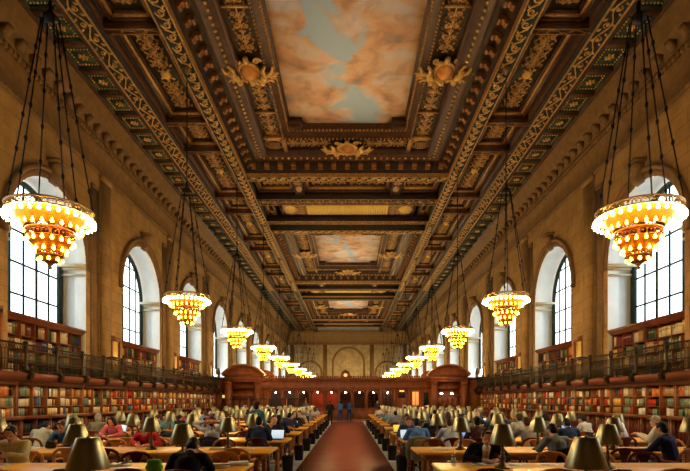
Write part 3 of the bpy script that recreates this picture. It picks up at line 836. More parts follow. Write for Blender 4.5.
SLOTS = []     # (y centre, sg, x front, y start, y end, z shelf, z height, case label, shelf index, kind)
TIERS = [(1.19, 1.50), (1.53, 1.86), (1.89, 2.27)]
TIERS_LOW = [(.12, .56), (.60, 1.02)]
NB = 7
def bookcase(sg, side, i, ya, yb):
    root = empty('bookcase', (sg*11.55, (ya+yb)/2, 0)); inv = Matrix.Translation((-sg*11.55, -(ya+yb)/2, 0))
    lab = '%s bookcase' % NTH[i]
    tag(root, 'wooden bookcase full of books under the %s gallery, %s from the viewer' % (side, NTH[i]), 'bookcase', 'bookcases under the galleries')
    def bx(mb, xa, xb, y0, y1, za, zb): mb.box(min(sg*xa, sg*xb), max(sg*xa, sg*xb), y0, y1, za, zb)
    def mk(mb, name, m): o = mb.build(name, m, root); o.matrix_parent_inverse = inv; return o
    m = M['wood']
    a = MB(); bx(a, 11.84, 11.89, ya, yb, 0, 2.4); mk(a, 'back_panel', M['mahogany'])
    nc = 5; w = (yb-ya)/nc
    for k in range(nc+1):
        y = ya+w*k; t = .03 if 0 < k < nc else .035
        y = min(max(y, ya+t), yb-t)
        a = MB(); bx(a, 11.27, 11.86, y-t, y+t, 1.15, 2.4); mk(a, 'upright', m)
    for z0, _ in TIERS[1:]:
        a = MB(); bx(a, 11.29, 11.86, ya+.03, yb-.03, z0-.03, z0); mk(a, 'shelf', m)
    a = MB(); bx(a, 11.0, 11.86, ya, yb, 1.12, 1.19); bx(a, 11.03, 11.1, ya, yb, 1.08, 1.12); mk(a, 'ledge', m)
    a = MB(); bx(a, 11.22, 11.86, ya, yb, 2.27, 2.40); bx(a, 11.18, 11.3, ya, yb, 2.34, 2.40); mk(a, 'cornice', m)
    a = MB(); bx(a, 11.12, 11.86, ya, yb, 0, .12)
    if sg < 0:
        for k in range(nc+1):
            y = min(max(ya+w*k, ya+.035), yb-.035); bx(a, 11.12, 11.86, y-.035, y+.035, .12, 1.12)
        bx(a, 11.14, 11.86, ya, yb, .56, .60)
        mk(a, 'base', M['mahogany'])
    else:
        bx(a, 11.25, 11.4, ya, yb, .12, 1.12)
        for k in range(nc+1):
            y = min(max(ya+w*k, ya+.05), yb-.05); bx(a, 11.1, 11.4, y-.05, y+.05, .12, 1.12)
        mk(a, 'base', M['mahogany'])
        g = MB(); q = ya+.12
        while q < yb-.1: g.add(tubeT([(sg*11.18, q, .16), (sg*11.18, q, 1.04)], .025, 5)); q += .16
        mk(g, 'slatted_grille', M['mahogany'])
    for k in range(nc):
        y0, y1 = ya+w*k+.04, ya+w*(k+1)-.04
        for ti, (z0, z1) in enumerate(TIERS): SLOTS.append((sg, 11.33, y0, y1, z0, z1-z0, lab, side, ti+3, k, 'lower'))
        if sg < 0:
            for ti, (z0, z1) in enumerate(TIERS_LOW): SLOTS.append((sg, 11.2, y0, y1, z0, z1-z0, lab, side, ti+1, k, 'base'))
CY0, CY1 = 13.4, 44.3
cw = (CY1-CY0)/NB
for sg, side in ((-1, 'left'), (1, 'right')):
    for i in range(NB): bookcase(sg, side, i, CY0+cw*i+.004, CY0+cw*(i+1)-.004)

UT = [(2.72, 3.14), (3.18, 3.62), (3.66, 4.12), (4.16, 4.66)]
def upper_case(sg, side, i, c):
    ya, yb = c-OW+.12, c+OW-.12
    root = empty('window_bookcase', (sg*12.4, c, 2.66)); inv = Matrix.Translation((-sg*12.4, -c, -2.66))
    lab = '%s window bookcase' % NTH[i]
    tag(root, 'wooden bookcase filling the recess below the %s arched window of the %s wall' % (NTH[i], side), 'bookcase', 'bookcases below the windows')
    def bx(mb, xa, xb, y0, y1, za, zb): mb.box(min(sg*xa, sg*xb), max(sg*xa, sg*xb), y0, y1, za, zb)
    def mk(mb, name, m): o = mb.build(name, m, root); o.matrix_parent_inverse = inv; return o
    a = MB(); bx(a, 12.6, 13.2, ya-.12, yb+.12, 2.66, 4.8); mk(a, 'back_panel', M['mahogany'])
    nc = 6; w = (yb-ya)/nc; UW = M['mahogany']
    for k in range(nc+1):
        y = min(max(ya+w*k, ya+.03), yb-.03); a = MB(); bx(a, 12.05, 12.62, y-.022, y+.022, 2.66, 4.70); mk(a, 'upright', UW)
    for z0, _ in UT: a = MB(); bx(a, 12.06, 12.62, ya, yb, z0-.03, z0); mk(a, 'shelf', UW)
    a = MB(); a.add(sweepT([(sg*x, z) for x, z in [(12.62, 4.68), (12.02, 4.68), (12.02, 4.72), (11.96, 4.75), (11.90, 4.82), (11.84, 4.84), (11.84, 4.9), (13.0, 4.9), (13.0, 4.8), (12.62, 4.8)]], yb-ya+.2, ya-.1)); mk(a, 'cornice', M['redwood'])
    for k in range(nc):
        for ti, (z0, z1) in enumerate(UT): SLOTS.append((sg, 12.04, ya+w*k+.028, ya+w*(k+1)-.028, z0, z1-z0, lab, side, ti+1, k, 'upper'))
for sg, side in ((-1, 'left'), (1, 'right')):
    i = 0
    for c in BAYS:
        if 15 < c < 45: upper_case(sg, side, i, c); i += 1

# ------------------------------------------------------------------ books
M['book'] = attr_mat('book_cloth')
PAL = {'dark green': (.035, .085, .04), 'bright red': (.50, .035, .02), 'maroon': (.16, .02, .018), 'orange': (.72, .22, .04), 'tan': (.50, .31, .12), 'cream': (.74, .62, .38),
       'white': (.80, .76, .66), 'navy blue': (.02, .04, .13), 'blue': (.05, .16, .32), 'black': (.014, .012, .012), 'brown': (.17, .07, .03), 'olive': (.20, .19, .06), 'yellow': (.75, .48, .09), 'grey green': (.22, .29, .19)}
PW_LOW = ['dark green']*4+['bright red']*3+['maroon']*2+['orange']*3+['tan']*4+['cream']*5+['white']*4+['blue']+['black']*2+['brown']*2+['olive']*2+['yellow']*2+['grey green']*6
PW_UP = ['dark green']*4+['maroon']*2+['tan']*3+['cream']*4+['black']*3+['brown']*4+['olive']*2+['navy blue']*2+['yellow']+['orange']+['grey green']*2
PW_BASE = ['dark green']*3+['cream']*2+['black']*3+['brown']*3+['navy blue']+['maroon']*2
books = []
for (sg, xf, y0, y1, z0, h, lab, side, tier, comp, kind) in SLOTS:
    r = random.Random(hash((sg, round(y0*100), round(z0*100))) & 0xffff)
    y = y0+r.uniform(0, .02); run = 0; idx = 0
    stop = y1-r.choice([.0, .0, .0, .1, .22])
    while y < stop-.03:
        if run <= 0:
            run = r.randint(2, 9); cn = r.choice({'lower': PW_LOW, 'upper': PW_UP, 'base': PW_BASE}[kind]); th = r.uniform(.035, .075); hh = r.uniform(.70, .95)*h
        t = min(th*r.uniform(.92, 1.08), y1-y)
        if t < .02: break
        bh = hh*r.uniform(.97, 1.02); dp = r.uniform(.17, .24); base = PAL[cn]; v = r.uniform(.8, 1.2)
        v *= {'lower': .9, 'upper': .7, 'base': .5}[kind]  # base books darkened: the shade under the ledge put into their colours
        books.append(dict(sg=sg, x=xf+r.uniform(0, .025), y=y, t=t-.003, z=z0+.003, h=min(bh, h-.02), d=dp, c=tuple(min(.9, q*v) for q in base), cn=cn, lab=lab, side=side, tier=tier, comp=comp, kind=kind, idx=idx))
        y += t; run -= 1; idx += 1
def bookT(b, lx, ly, lz):
    """spine slightly rounded towards the room"""
    s = b['sg']; xo, xb, t, h = 0., b['d'], b['t'], b['h']
    P = [(.012, 0), (.003, t*.22), (0, t*.5), (.003, t*.78), (.012, t), (xb, t), (xb, 0)]
    V = [(s*(lx+x), ly+y, lz) for x, y in P]+[(s*(lx+x), ly+y, lz+h) for x, y in P]; n = len(P)
    return T(V, [(i, (i+1) % n, n+(i+1) % n, n+i) for i in range(n)]+[tuple(range(n-1, -1, -1)), tuple(range(n, 2*n))])
def vis(b):
    yc = b['y']+b['t']/2
    px = 349+520*(b['sg']*b['x']-.1)/yc
    if not 1 < px < 689 or b['kind'] == 'base': return -1
    return b['h']/yc*(b['t']*b['x']/yc/yc)
order = sorted(range(len(books)), key=lambda i: -vis(books[i]))
ind = set(order[:300])
shelfname = {3: 'lowest', 4: 'middle', 5: 'top'}
upname = {1: 'lowest', 2: 'second', 3: 'third', 4: 'top'}
rest = MB()
for i, b in enumerate(books):
    if i in ind:
        mb = MB(); mb.add(bookT(b, 0, 0, 0), None, 0, b['c'])
        c = b['c']; band = tuple(min(.9, q*1.3+.22) for q in c) if sum(c) < 1 else tuple(q*.45 for q in c)
        o = mb.build('book', M['book'])
        o.location = (b['sg']*b['x'], b['y'], b['z'])
        lb = MB(); s = b['sg']; lb.box(min(s*-.002, s*.004), max(s*-.002, s*.004), b['t']*.25, b['t']*.75, b['h']*.62, b['h']*.8, col=band)
        lb.build('spine_label', M['book'], o)
        if b['kind'] == 'lower': lb2 = '%s book, %s in the %s compartment, %s shelf of the %s %s' % (b['cn'], NTH[b['idx']] if b['idx'] < 20 else 'last', NTH[b['comp']], shelfname[b['tier']], b['side'], b['lab'])
        else: lb2 = '%s book, %s in the %s compartment, %s shelf of the %s %s' % (b['cn'], NTH[b['idx']] if b['idx'] < 20 else 'last', NTH[b['comp']], upname[b['tier']], b['side'], b['lab'])
        tag(o, lb2, 'book', 'books on the %s' % ('shelves under the galleries' if b['kind'] == 'lower' else 'shelves below the windows'))
    else:
        rest.add(bookT(b, b['x'], b['y'], b['z']), None, 0, b['c'])
ro = rest.build('shelved_books', M['book']); tag(ro, 'the many further books filling the wall shelves', 'books', None, 'stuff')
# ------------------------------------------------------------------ delivery desk across the hall
YB = 44.6
M['booth'] = mat('booth_oak', (.19, .055, .018), .38, noise=.25, nscale=4, stretch=(1, 1, .25))
M['booth_dark'] = mat('booth_dark_mahogany', (.07, .025, .014), .5, noise=.2, nscale=4)  # dark mahogany of the inner panelling
M['red_paint'] = mat('red_painted_niche', (.55, .07, .025), .5)
M['globe'] = emit('lit_globe', (1, .84, .58), 34)
M['lit_face'] = emit('lit_clock_face', (1, .70, .25), .95)
M['lit_window'] = emit('lit_amber_window', (.9, .36, .10), .9)
M['lit_sign'] = emit('lit_sign', (1, .72, .2), 1.2)
M['screen_dark'] = mat('dark_sign_board', (.01, .01, .012), .3)
root = empty('delivery_desk', (0, YB, 0)); inv = Matrix.Translation((0, -YB, 0))
tag(root, 'long red brown wooden delivery desk with arches and two arched towers across the hall', 'service desk')
def mk(mb, name, m, par=None, sm=None):
    o = mb.build(name, m, par or root, sm)
    if par is None: o.matrix_parent_inverse = inv
    return o
AX = [-6.2+1.2*i for i in range(9)]
# counter
a = MB(); a.box(-7.2, 6.8, 43.7, 44.4, .0, 1.0); a.box(-7.25, 6.85, 43.62, 44.5, 1.0, 1.06); a.box(-7.2, 6.8, 43.66, 43.7, .0, .14)
for x in np.arange(-7.0, 6.7, .6): a.box(x+.06, x+.54, 43.68, 43.7, .2, .92)
mk(a, 'counter', M['booth'])
# arcade
def arch_bay(x, w, h0, h1, zs, R):
    V, F = [], []
    n = 14
    for Y in (YB-.1, YB+.1):
        V += [(x-w/2, Y, h0), (x-R, Y, h0), (x-R, Y, zs)]
    mb = MB()
    for sx in (-1, 1): 
        xa, xb = sorted((x+sx*w/2, x+sx*R)); mb.box(xa, xb, YB-.1, YB+.1, h0, zs)
    for i in range(n):
        t0, t1 = PI*i/n, PI*(i+1)/n
        p = [(x-R*math.cos(t0), zs+R*math.sin(t0)), (x-R*math.cos(t1), zs+R*math.sin(t1))]
        xs = [x-w/2+w*i/n, x-w/2+w*(i+1)/n]
        Vv = [(p[0][0], YB-.1, p[0][1]), (p[1][0], YB-.1, p[1][1]), (xs[1], YB-.1, h1), (xs[0], YB-.1, h1)]
        Vv += [(a_, YB+.1, c_) for a_, b_, c_ in Vv]
        mb.add(T(Vv, [(0, 1, 2, 3), (7, 6, 5, 4), (0, 4, 5, 1), (3, 2, 6, 7)]))
    for sx in (-1, 1):
        xa, xb = sorted((x+sx*w/2, x+sx*R)); mb.add(T([(xa, YB-.1, zs), (xb, YB-.1, zs), (xb, YB-.1, zs+.001), (xa, YB-.1, h1)], [(0, 1, 2, 3)]))
    mb.add(tubeT([(x-R-.03, YB-.11, h0)]+[(x-(R+.03)*math.cos(PI*i/14), YB-.11, zs+(R+.03)*math.sin(PI*i/14)) for i in range(15)]+[(x+R+.03, YB-.11, h0)], .03, 4))
    return mb
for i, x in enumerate(AX): mk(arch_bay(x, 1.2, 1.06, 2.77, 2.12, .46), 'arch_bay', M['booth'])
for x in [q-.6 for q in AX]+[AX[-1]+.6]:
    a = MB(); a.box(x-.09, x+.09, YB-.2, YB-.08, 1.06, 2.6); a.box(x-.12, x+.12, YB-.22, YB-.08, 2.56, 2.68); a.box(x-.12, x+.12, YB-.22, YB-.08, 1.06, 1.2); mk(a, 'pier', M['booth'])
# plain and glazed panels at both ends
def panel(xa, xb, z0, z1, name='wall_panel'):
    a = MB(); a.box(xa, xb, YB-.05, YB+.1, 0, 2.77)
    a.box(xa, xa+.08, YB-.12, YB-.05, 0, 2.77); a.box(xb-.08, xb, YB-.12, YB-.05, 0, 2.77); a.box(xa, xb, YB-.1, YB-.05, .0, .2); a.box(xa+.08, xb-.08, YB-.1, YB-.05, 1.0, 1.08)
    return mk(a, name, M['booth'])
panel(-7.4, -6.8, 0, 0); pr = panel(4.0, 5.25, 0, 0); pw = panel(5.25, 6.3, 0, 0); panel(6.3, 7.1, 0, 0)
a = MB(); a.box(5.5, 6.08, YB-.09, YB-.05, 1.3, 2.45); w0 = mk(a, 'lit_window', M['lit_window'])
for i in range(3): MB().box(5.5+.29*i-.02, 5.5+.29*i+.02, YB-.11, YB-.09, 1.3, 2.45).build('mullion', M['booth'], w0).matrix_parent_inverse = Matrix()
a = MB(); a.box(6.5, 6.9, YB-.07, YB-.05, 1.3, 2.4); mk(a, 'narrow_window', M['screen_dark'])
# entablature with a carved crest
a = MB(); pe = [(YB-.1, 2.72), (YB-.2, 2.74), (YB-.2, 2.86), (YB-.12, 2.9), (YB-.12, 3.35), (YB-.22, 3.4), (YB-.36, 3.5), (YB-.40, 3.62), (YB-.36, 3.66), (YB+.25, 3.66), (YB+.25, 2.72)]
V = [(-7.4, y, z) for y, z in pe]+[(7.1, y, z) for y, z in pe]; n = len(pe)
a.add(T(V, [(i, (i+1) % n, n+(i+1) % n, n+i) for i in range(n)]+[tuple(range(n)), tuple(range(n, 2*n))])); mk(a, 'entablature', M['booth'])
a = MB()
for i in range(72):
    x = -7.3+.2*i
    if abs(x+.2) < .5: continue
    a.add(sphereT(.085, .04, .11, 6, 4).moved(TR(x, YB-.2, 3.74))); 
    a.box(x-.05, x+.05, YB-.3, YB-.2, 3.36, 3.44)
mk(a, 'carved_crest', M['booth'])
# clock gable
a = MB(); a.add(extrudeT([(-.45, 0), (.45, 0), (.42, .2), (.32, .5), (.0, .70), (-.32, .5), (-.42, .2)], .2).moved(TR(-.2, YB-.2, 3.64, rx=PI/2))); mk(a, 'clock_gable', M['booth'])
ck = empty('wall_clock', (-.2, YB-.44, 3.86)); tag(ck, 'small round lit clock in the gable at the middle of the delivery desk', 'clock')
MB().add(latheT([(.15, 0), (.19, .0), (.20, .03), (.18, .05), (.15, .05)], 20, cap=False).moved(TR(rx=PI/2))).build('rim', M['old_brass'], ck)
MB().add(latheT([(.0, .02), (.15, .02), (.15, .0), (.0, .0)], 20, cap=False).moved(TR(rx=PI/2))).build('face', M['lit_face'], ck)
for ang, ln in ((.9, .13), (-1.9, .09)): MB().add(boxT(-.008, .008, -.03, -.024, -.02, ln).moved(TR(ry=ang))).build('hand', M['screen_dark'], ck)
# towers with segmental pediments
def tower(x0, x1, yf, lit):
    xm = (x0+x1)/2; w = x1-x0
    t = MB(); t.box(x0, x0+.5, yf-.3, yf+1.2, 0, 3.3); t.box(x1-.5, x1, yf-.3, yf+1.2, 0, 3.3); t.box(x0+.5, x1-.5, yf+.2, yf+1.2, 2.72, 3.3); t.box(x0+.5, x1-.5, yf+.6, yf+.7, 0, 2.72)
    to = mk(t, 'tower', M['booth'])
    def sub(mb, name, m): o = mb.build(name, m, to); o.matrix_parent_inverse = Matrix(); return o
    e = MB()
    for z0, z1, pr in ((3.3, 3.42, .08), (3.42, 3.78, .02), (3.78, 3.9, .16), (3.9, 3.98, .24)): e.box(x0-pr, x1+pr, yf-.32-pr, yf+1.2, z0, z1)
    sub(e, 'tower_cornice', M['booth'])
    R = (w/2+.25); rise = .82; r = (R*R+rise*rise)/(2*rise); ph = math.asin(R/r)
    def arc(rr, k=14): return [(xm+rr*math.sin(-ph+2*ph*i/k), 3.98+rise-r+rr*math.cos(-ph+2*ph*i/k)) for i in range(k+1)]
    o_, i_ = arc(r), arc(r-.16)
    pd = MB(); V, F = [], []
    for (xa, za), (xb, zb) in zip(o_, i_):
        for Y in (yf-.56, yf+1.0): V += [(xa, Y, za), (xb, Y, zb)]
    for i in range(len(o_)-1):
        k = i*4; F += [(k, k+4, k+5, k+1), (k+2, k+3, k+7, k+6), (k, k+2, k+6, k+4), (k+1, k+5, k+7, k+3)]
    pd.add(T(V, F)); sub(pd, 'arched_pediment', M['booth'])
    ty = MB(); poly = arc(r-.14)
    ty.add(extrudeT([(x, z) for x, z in poly], .5).moved(Matrix(((1, 0, 0, 0), (0, 0, 1, yf-.3), (0, 1, 0, 0), (0, 0, 0, 1))))); sub(ty, 'tympanum', M['booth'])
    for xx in (x0+.25, x1-.25):
        c = MB(); c.box(xx-.2, xx+.2, yf-.36, yf-.3, .3, 3.1); c.box(xx-.26, xx+.26, yf-.4, yf-.3, 3.08, 3.28); c.box(xx-.26, xx+.26, yf-.4, yf-.3, 0, .3); sub(c, 'pilaster', M['booth'])
    d = MB()
    for k in range(4):
        xa = x0+.55+(w-1.1)*k/4
        d.box(xa+.03, xa+(w-1.1)/4-.03, yf+.55, yf+.6, .15, 1.0); d.box(xa+.03, xa+(w-1.1)/4-.03, yf+.55, yf+.6, 1.1, 1.95); 
    sub(d, 'door_panels', M['booth'])
    s = MB(); s.box(x0+.5, x1-.5, yf-.1, yf+.2, 2.05, 2.2); sub(s, 'transom', M['booth'])
    return xm
tower(-10.45, -7.4, YB-.2, False); tower(7.1, 10.15, YB-.2, True)
def rear_pediment(x0, x1, yf):
    t = MB(); t.box(x0, x1, yf, yf+.5, 0, 3.9); t.box(x0-.15, x1+.15, yf-.15, yf+.5, 3.9, 4.1)
    xm = (x0+x1)/2; R = (x1-x0)/2+.15
    t.add(extrudeT([(-R, 0)]+[(-R*math.cos(PI*i/16), .75*math.sin(PI*i/16)) for i in range(1, 16)]+[(R, 0)], .6).moved(TR(xm, yf+.45, 4.1, rx=PI/2)))
    mk(t, 'rear_tower', M['booth'])
rear_pediment(-10.2, -7.6, 53.); rear_pediment(7.6, 10.2, 53.)
a = MB(); a.box(-7.6, 7.6, 53.1, 53.4, 0, 3.7); mk(a, 'rear_screen', M['booth'])
# side pieces that close the desk against the galleries
for xa, xb in ((-11.8, -10.5), (10.2, 11.8)):
    a = MB(); a.box(xa, xb, YB+.1, YB+.3, 0, 3.5); a.box(xa, xb, YB, YB+.4, 3.5, 3.7); mk(a, 'side_wing', M['booth'])
# inside: dark back panelling, red niches, a pigeonhole rack
a = MB(); a.box(-7.4, 7.1, 47.2, 47.3, 0, 2.7); mk(a, 'inner_back_wall', M['booth_dark'])
a = MB()
for x in (AX[3], AX[4]): a.box(x-.55, x+.55, 45.3, 45.36, 1.06, 2.77)
mk(a, 'red_niche', M['red_paint'])
a = MB()
for x in (AX[2], AX[7]+.0): a.box(x-.5, x+.5, 46.4, 46.46, 1.0, 2.6)
mk(a, 'pigeonhole_back', M['booth_dark'])
a = MB()
for x in (AX[7], AX[8]):
    for k in range(5): a.box(x-.5, x+.5, 46.1, 46.4, 1.1+.3*k, 1.14+.3*k)
    for k in range(4): a.box(x-.5+.33*k, x-.47+.33*k, 46.1, 46.4, 1.1, 2.4)
mk(a, 'pigeonhole_rack', M['booth'])
# small globe lamps, one in the head of each arch and two in the right tower
for i, x in enumerate(AX):
    g = empty('globe_lamp', (x, YB+.12, 2.40)); tag(g, 'small white globe lamp in the %s delivery desk arch counting from the left' % NTH[i], 'lamp', 'globe lamps of the delivery desk')
    MB().add(sphereT(.055, .055, .055, 10, 8)).build('globe', M['globe'], g, 80); MB().add(tubeT([(0, 0, .05), (0, 0, .17)], .015, 6)).build('stem', M['old_brass'], g)
for i, x in enumerate((8.05, 8.95)):
    g = empty('globe_lamp', (x, YB+.1, 2.30)); tag(g, 'oblong white lamp in the right tower of the desk, %s one' % ('left' if i == 0 else 'right'), 'lamp', 'globe lamps of the delivery desk')
    MB().add(sphereT(.13, .06, .05, 10, 8)).build('globe', M['globe'], g, 80); MB().add(tubeT([(0, 0, .05), (0, 0, .40)], .015, 6)).build('stem', M['old_brass'], g)
# signs
sg_ = empty('hanging_sign', (4.62, YB-.14, 2.15)); tag(sg_, 'dark rectangular notice board under a small lit yellow plate right of the arches', 'sign')
MB().box(-.30, .30, 0, .03, -.22, .22).build('board', M['screen_dark'], sg_); MB().box(-.2, .2, 0, .03, .32, .42).build('lit_plate', M['lit_sign'], sg_)
sg2 = empty('lit_plate', (-10.62, YB-.1, 2.05)); tag(sg2, 'small lit yellow plate on the left end of the delivery desk', 'sign')
MB().box(-.12, .12, 0, .03, -.12, .12).build('plate', M['lit_sign'], sg2); MB().box(-.15, .15, .01, .05, -.15, .15).build('plate_frame', M['booth_dark'], sg2)
# slatted screen in front of the left part of the desk
pr = empty('slatted_screen', (-6.4, 41.5, 0)); tag(pr, 'low brown slatted screen in front of the left part of the delivery desk', 'screen')
a = MB(); a.box(-3.1, 3.1, -.05, .05, 1.80, 1.88); a.box(-3.1, 3.1, -.04, .04, .9, .96); a.box(-3.1, 3.1, -.05, .05, 0, .15); a.build('rail', M['bronze'], pr)
for k in range(5): x = -3.05+6.1*k/4; MB().box(x-.05, x+.05, -.06, .06, 0, 1.92).build('post', M['booth'], pr)
a = MB()
for k in range(62):
    x = -3.05+6.1*k/62; a.box(x-.012, x+.012, -.012, .012, .15, 1.8)
a.build('slats', M['bronze'], pr)
# ------------------------------------------------------------------ reading tables, lamps, chairs
M['table'] = mat('honey_oak_table', (.88, .40, .035), .3, noise=.22, nscale=5, stretch=(.15, 1, 1))
M['table_leg'] = mat('table_leg_oak', (.34, .13, .03), .4, noise=.22, nscale=5, stretch=(1, 1, .2))
M['chair_dark'] = mat('dark_red_chair_wood', (.10, .014, .007), .32, noise=.2, nscale=6)
M['chair_light'] = mat('light_oak_chair_wood', (.58, .24, .06), .35, noise=.2, nscale=6)
M['chair_mid'] = mat('red_brown_chair_wood', (.22, .05, .016), .32, noise=.2, nscale=6)
M['shade'] = mat('bronze_lamp_shade', (.37, .32, .16), .33, 1.0, noise=.15, nscale=6, stretch=(1, 1, .1))
M['shade_in'] = mat('pale_shade_lining', (.75, .68, .5), .7)
M['lamp_metal'] = mat('dark_lamp_bronze', (.14, .085, .04), .35, .9)
M['black_plastic'] = mat('black_plastic', (.012, .012, .013), .35)
ROWS = [4.85, 7.6, 10.4, 13.15, 15.9, 18.65, 21.4, 24.15, 26.9, 29.65, 32.4, 35.1]
TX0, TX1 = 1.4, 7.82
LAMPX = [2.33, 3.86, 5.39, 6.92]
SEATX = [1.95+.765*k for k in range(8)]

tab0 = empty('reading_table', (0, 0, 0))
bt = MB().add(bevboxT(-3.21, 3.21, -.61, .61, .71, .76, .012)).build('table_top', M['table'], tab0)
a = MB(); a.box(-3.02, 3.02, -.5, -.46, .60, .71); a.box(-3.02, 3.02, .46, .5, .60, .71); a.box(-3.04, -3.0, -.5, .5, .60, .71); a.box(3.0, 3.04, -.5, .5, .60, .71); a.build('apron', M['table_leg'], tab0)
legp = [(.045, 0), (.06, .03), (.06, .12), (.045, .16), (.052, .3), (.06, .42), (.045, .47), (.06, .5), (.06, .71)]
legd = MB().add(latheT(legp, 8).moved(TR(rz=PI/8))).data('leg', M['table_leg'], 40)
for x in (-2.95, 0, 2.95):
    for y in (-.42, .42): link('leg', legd, tab0, (x, y, 0))
a = MB(); a.box(-2.95, 2.95, -.03, .03, .14, .19); a.build('foot_rail', M['table_leg'], tab0)
for x in (-2.95, 0, 2.95): MB().box(x-.03, x+.03, -.42, .42, .13, .19).build('cross_rail', M['table_leg'], tab0)

lamp0 = empty('table_lamp', (0, 0, .76))
MB().add(latheT([(.0, 0), (.105, 0), (.115, .012), (.105, .025), (.075, .035), (.05, .06), (.035, .09), (.03, .10), (.0, .10)], 16, cap=False)).build('base', M['lamp_metal'], lamp0, 50)
MB().add(latheT([(.03, .09), (.042, .12), (.046, .15), (.03, .19), (.024, .20), (.034, .22), (.018, .25), (.016, .40), (.012, .60), (.0, .60)], 12, cap=False)).build('stem', M['lamp_metal'], lamp0, 50)
sh = MB(); pr = [(.190, .355), (.193, .352), (.195, .362), (.106, .628), (.100, .638), (.092, .636)]
sh.add(latheT(pr, 28, cap=False), None, 0); sh.add(latheT([(.092, .636), (.092, .632), (.187, .356), (.190, .355)], 28, cap=False), None, 1)
sh.add(latheT([(.0, .612), (.094, .612), (.094, .618), (.0, .618)], 20, cap=False), None, 0)
sh.build('lamp_shade', [M['shade'], M['shade_in']], lamp0, 40)
MB().add(latheT([(.0, .612), (.012, .62), (.02, .64), (.012, .655), (.0, .66)], 10, cap=False)).build('finial', M['shade'], lamp0, 60)

# wooden armchair with a bent bow back and a pierced splat
def chair_parts():
    d = {}
    seat = [(.235*math.cos(a)*(1.0 if math.sin(a) > 0 else .95), .225*math.sin(a)) for a in [2*PI*i/24 for i in range(24)]]
    seat = [(max(-.23, min(.23, x*1.18)), max(-.21, min(.22, y*1.12))) for x, y in seat]
    d['seat'] = [MB().add(extrudeT(seat, .04).moved(TR(0, 0, .42)))]
    bow = [(-.225, -.17, .45), (-.245, -.20, .58), (-.25, -.235, .72), (-.215, -.255, .81), (-.14, -.27, .855), (0, -.275, .87), (.14, -.27, .855), (.215, -.255, .81), (.25, -.235, .72), (.245, -.20, .58), (.225, -.17, .45)]
    d['back_bow'] = [MB().add(tubeT(bow, .024, 6, flat=(1.25, 1)))]
    # splat: narrow at waist, broad at head
    V, F = [], []
    lv = [(.065, -.195, .45), (.05, -.215, .53), (.042, -.23, .60), (.048, -.248, .68), (.075, -.262, .76), (.11, -.27, .82), (.10, -.275, .855)]
    for w, y, z in lv: V += [(-w, y+.012, z), (w, y+.012, z), (w, y-.012, z), (-w, y-.012, z)]
    for i in range(len(lv)-1):
        k = i*4
        for j in range(4): F.append((k+j, k+(j+1) % 4, k+4+(j+1) % 4, k+4+j))
    F += [(3, 2, 1, 0), tuple(range(len(V)-4, len(V)))]
    d['back_splat'] = [MB().add(T(V, F))]
    d['arm'] = [MB().add(tubeT([(s*.248, -.22, .66), (s*.28, -.05, .665), (s*.275, .10, .66), (s*.245, .17, .64)], [.02, .022, .026, .022], 6, flat=(1.4, .8))).add(tubeT([(s*.215, .13, .45), (s*.255, .14, .64)], .016, 6)) for s in (-1, 1)]
    d['leg'] = [MB().add(tubeT([(s*.18, y, .42), (s*.225, y*1.22, .0)], [.022, .016], 6)) for s in (-1, 1) for y in (-.15, .16)]
    d['stretcher'] = [MB().add(tubeT([(-.2, 0, .2), (.2, 0, .2)], .012, 5)).add(tubeT([(-.2, -.17, .2), (-.2, .18, .2)], .012, 5)).add(tubeT([(.2, -.17, .2), (.2, .18, .2)], .012, 5))]
    return d
CHAIR = {}; CHAIR1 = {}
for tone in ('dark', 'mid', 'light'):
    m = M['chair_'+tone]; CHAIR[tone] = [(nm, mb.data(nm, m, 40)) for nm, l in chair_parts().items() for mb in l]
    al = MB()
    for nm, l in chair_parts().items():
        for mb in l:
            for v, lo, t in zip(mb.vs, mb.ls, mb.ts):
                q = T.__new__(T); q.V, q.lo, q.tot = v, lo, t; al.add(q)
    CHAIR1[tone] = al.data('armchair', m, 40)
TONEW = {'dark': 'dark red wooden', 'mid': 'red brown wooden', 'light': 'pale oak'}
def chair(x, y, rz, tone, parts, label, group='wooden armchairs at the reading tables'):
    if parts:
        r = empty('armchair', (x, y, 0), rz)
        for nm, me in CHAIR[tone]: link(nm, me, r)
    else: r = link('armchair', CHAIR1[tone], None, (x, y, 0), rz)
    return tag(r, label, 'chair', group)

K = kids_of()
def place(proto, x, y, z, rz=0, first=[None]):
    c = tree_copy(proto, K); c.location = (x, y, z); c.rotation_euler = (0, 0, rz); return c
SPECIAL = {}   # (row, side, near) -> list of x already taken
def rowname(i): return 'nearest' if i == 0 else NTH[i]
for i, y in enumerate(ROWS):
    for sg, side in ((-1, 'left'), (1, 'right')):
        t = place(tab0, sg*(TX0+TX1)/2, y, 0)
        tag(t, 'long honey coloured reading table, %s from the viewer on the %s of the aisle' % (rowname(i), side), 'table', 'reading tables in two columns')
        for j, lx in enumerate(LAMPX):
            if abs(lx) > y*.72: continue
            l = place(lamp0, sg*lx, y+rnd.uniform(-.05, .05), .76, rnd.uniform(0, 6))
            if i == 0: tag(l, 'largest bronze lamp shade at the bottom %s, cut off below' % side, 'lamp', 'bronze table lamps')
            else: tag(l, 'bronze table lamp, %s from the aisle on the %s %s table' % (NTH[j], NTH[i], side), 'lamp', 'bronze table lamps')
for p in (tab0, lamp0):
    for ch in K[p.name]: bpy.data.objects.remove(ch)
    bpy.data.objects.remove(p)

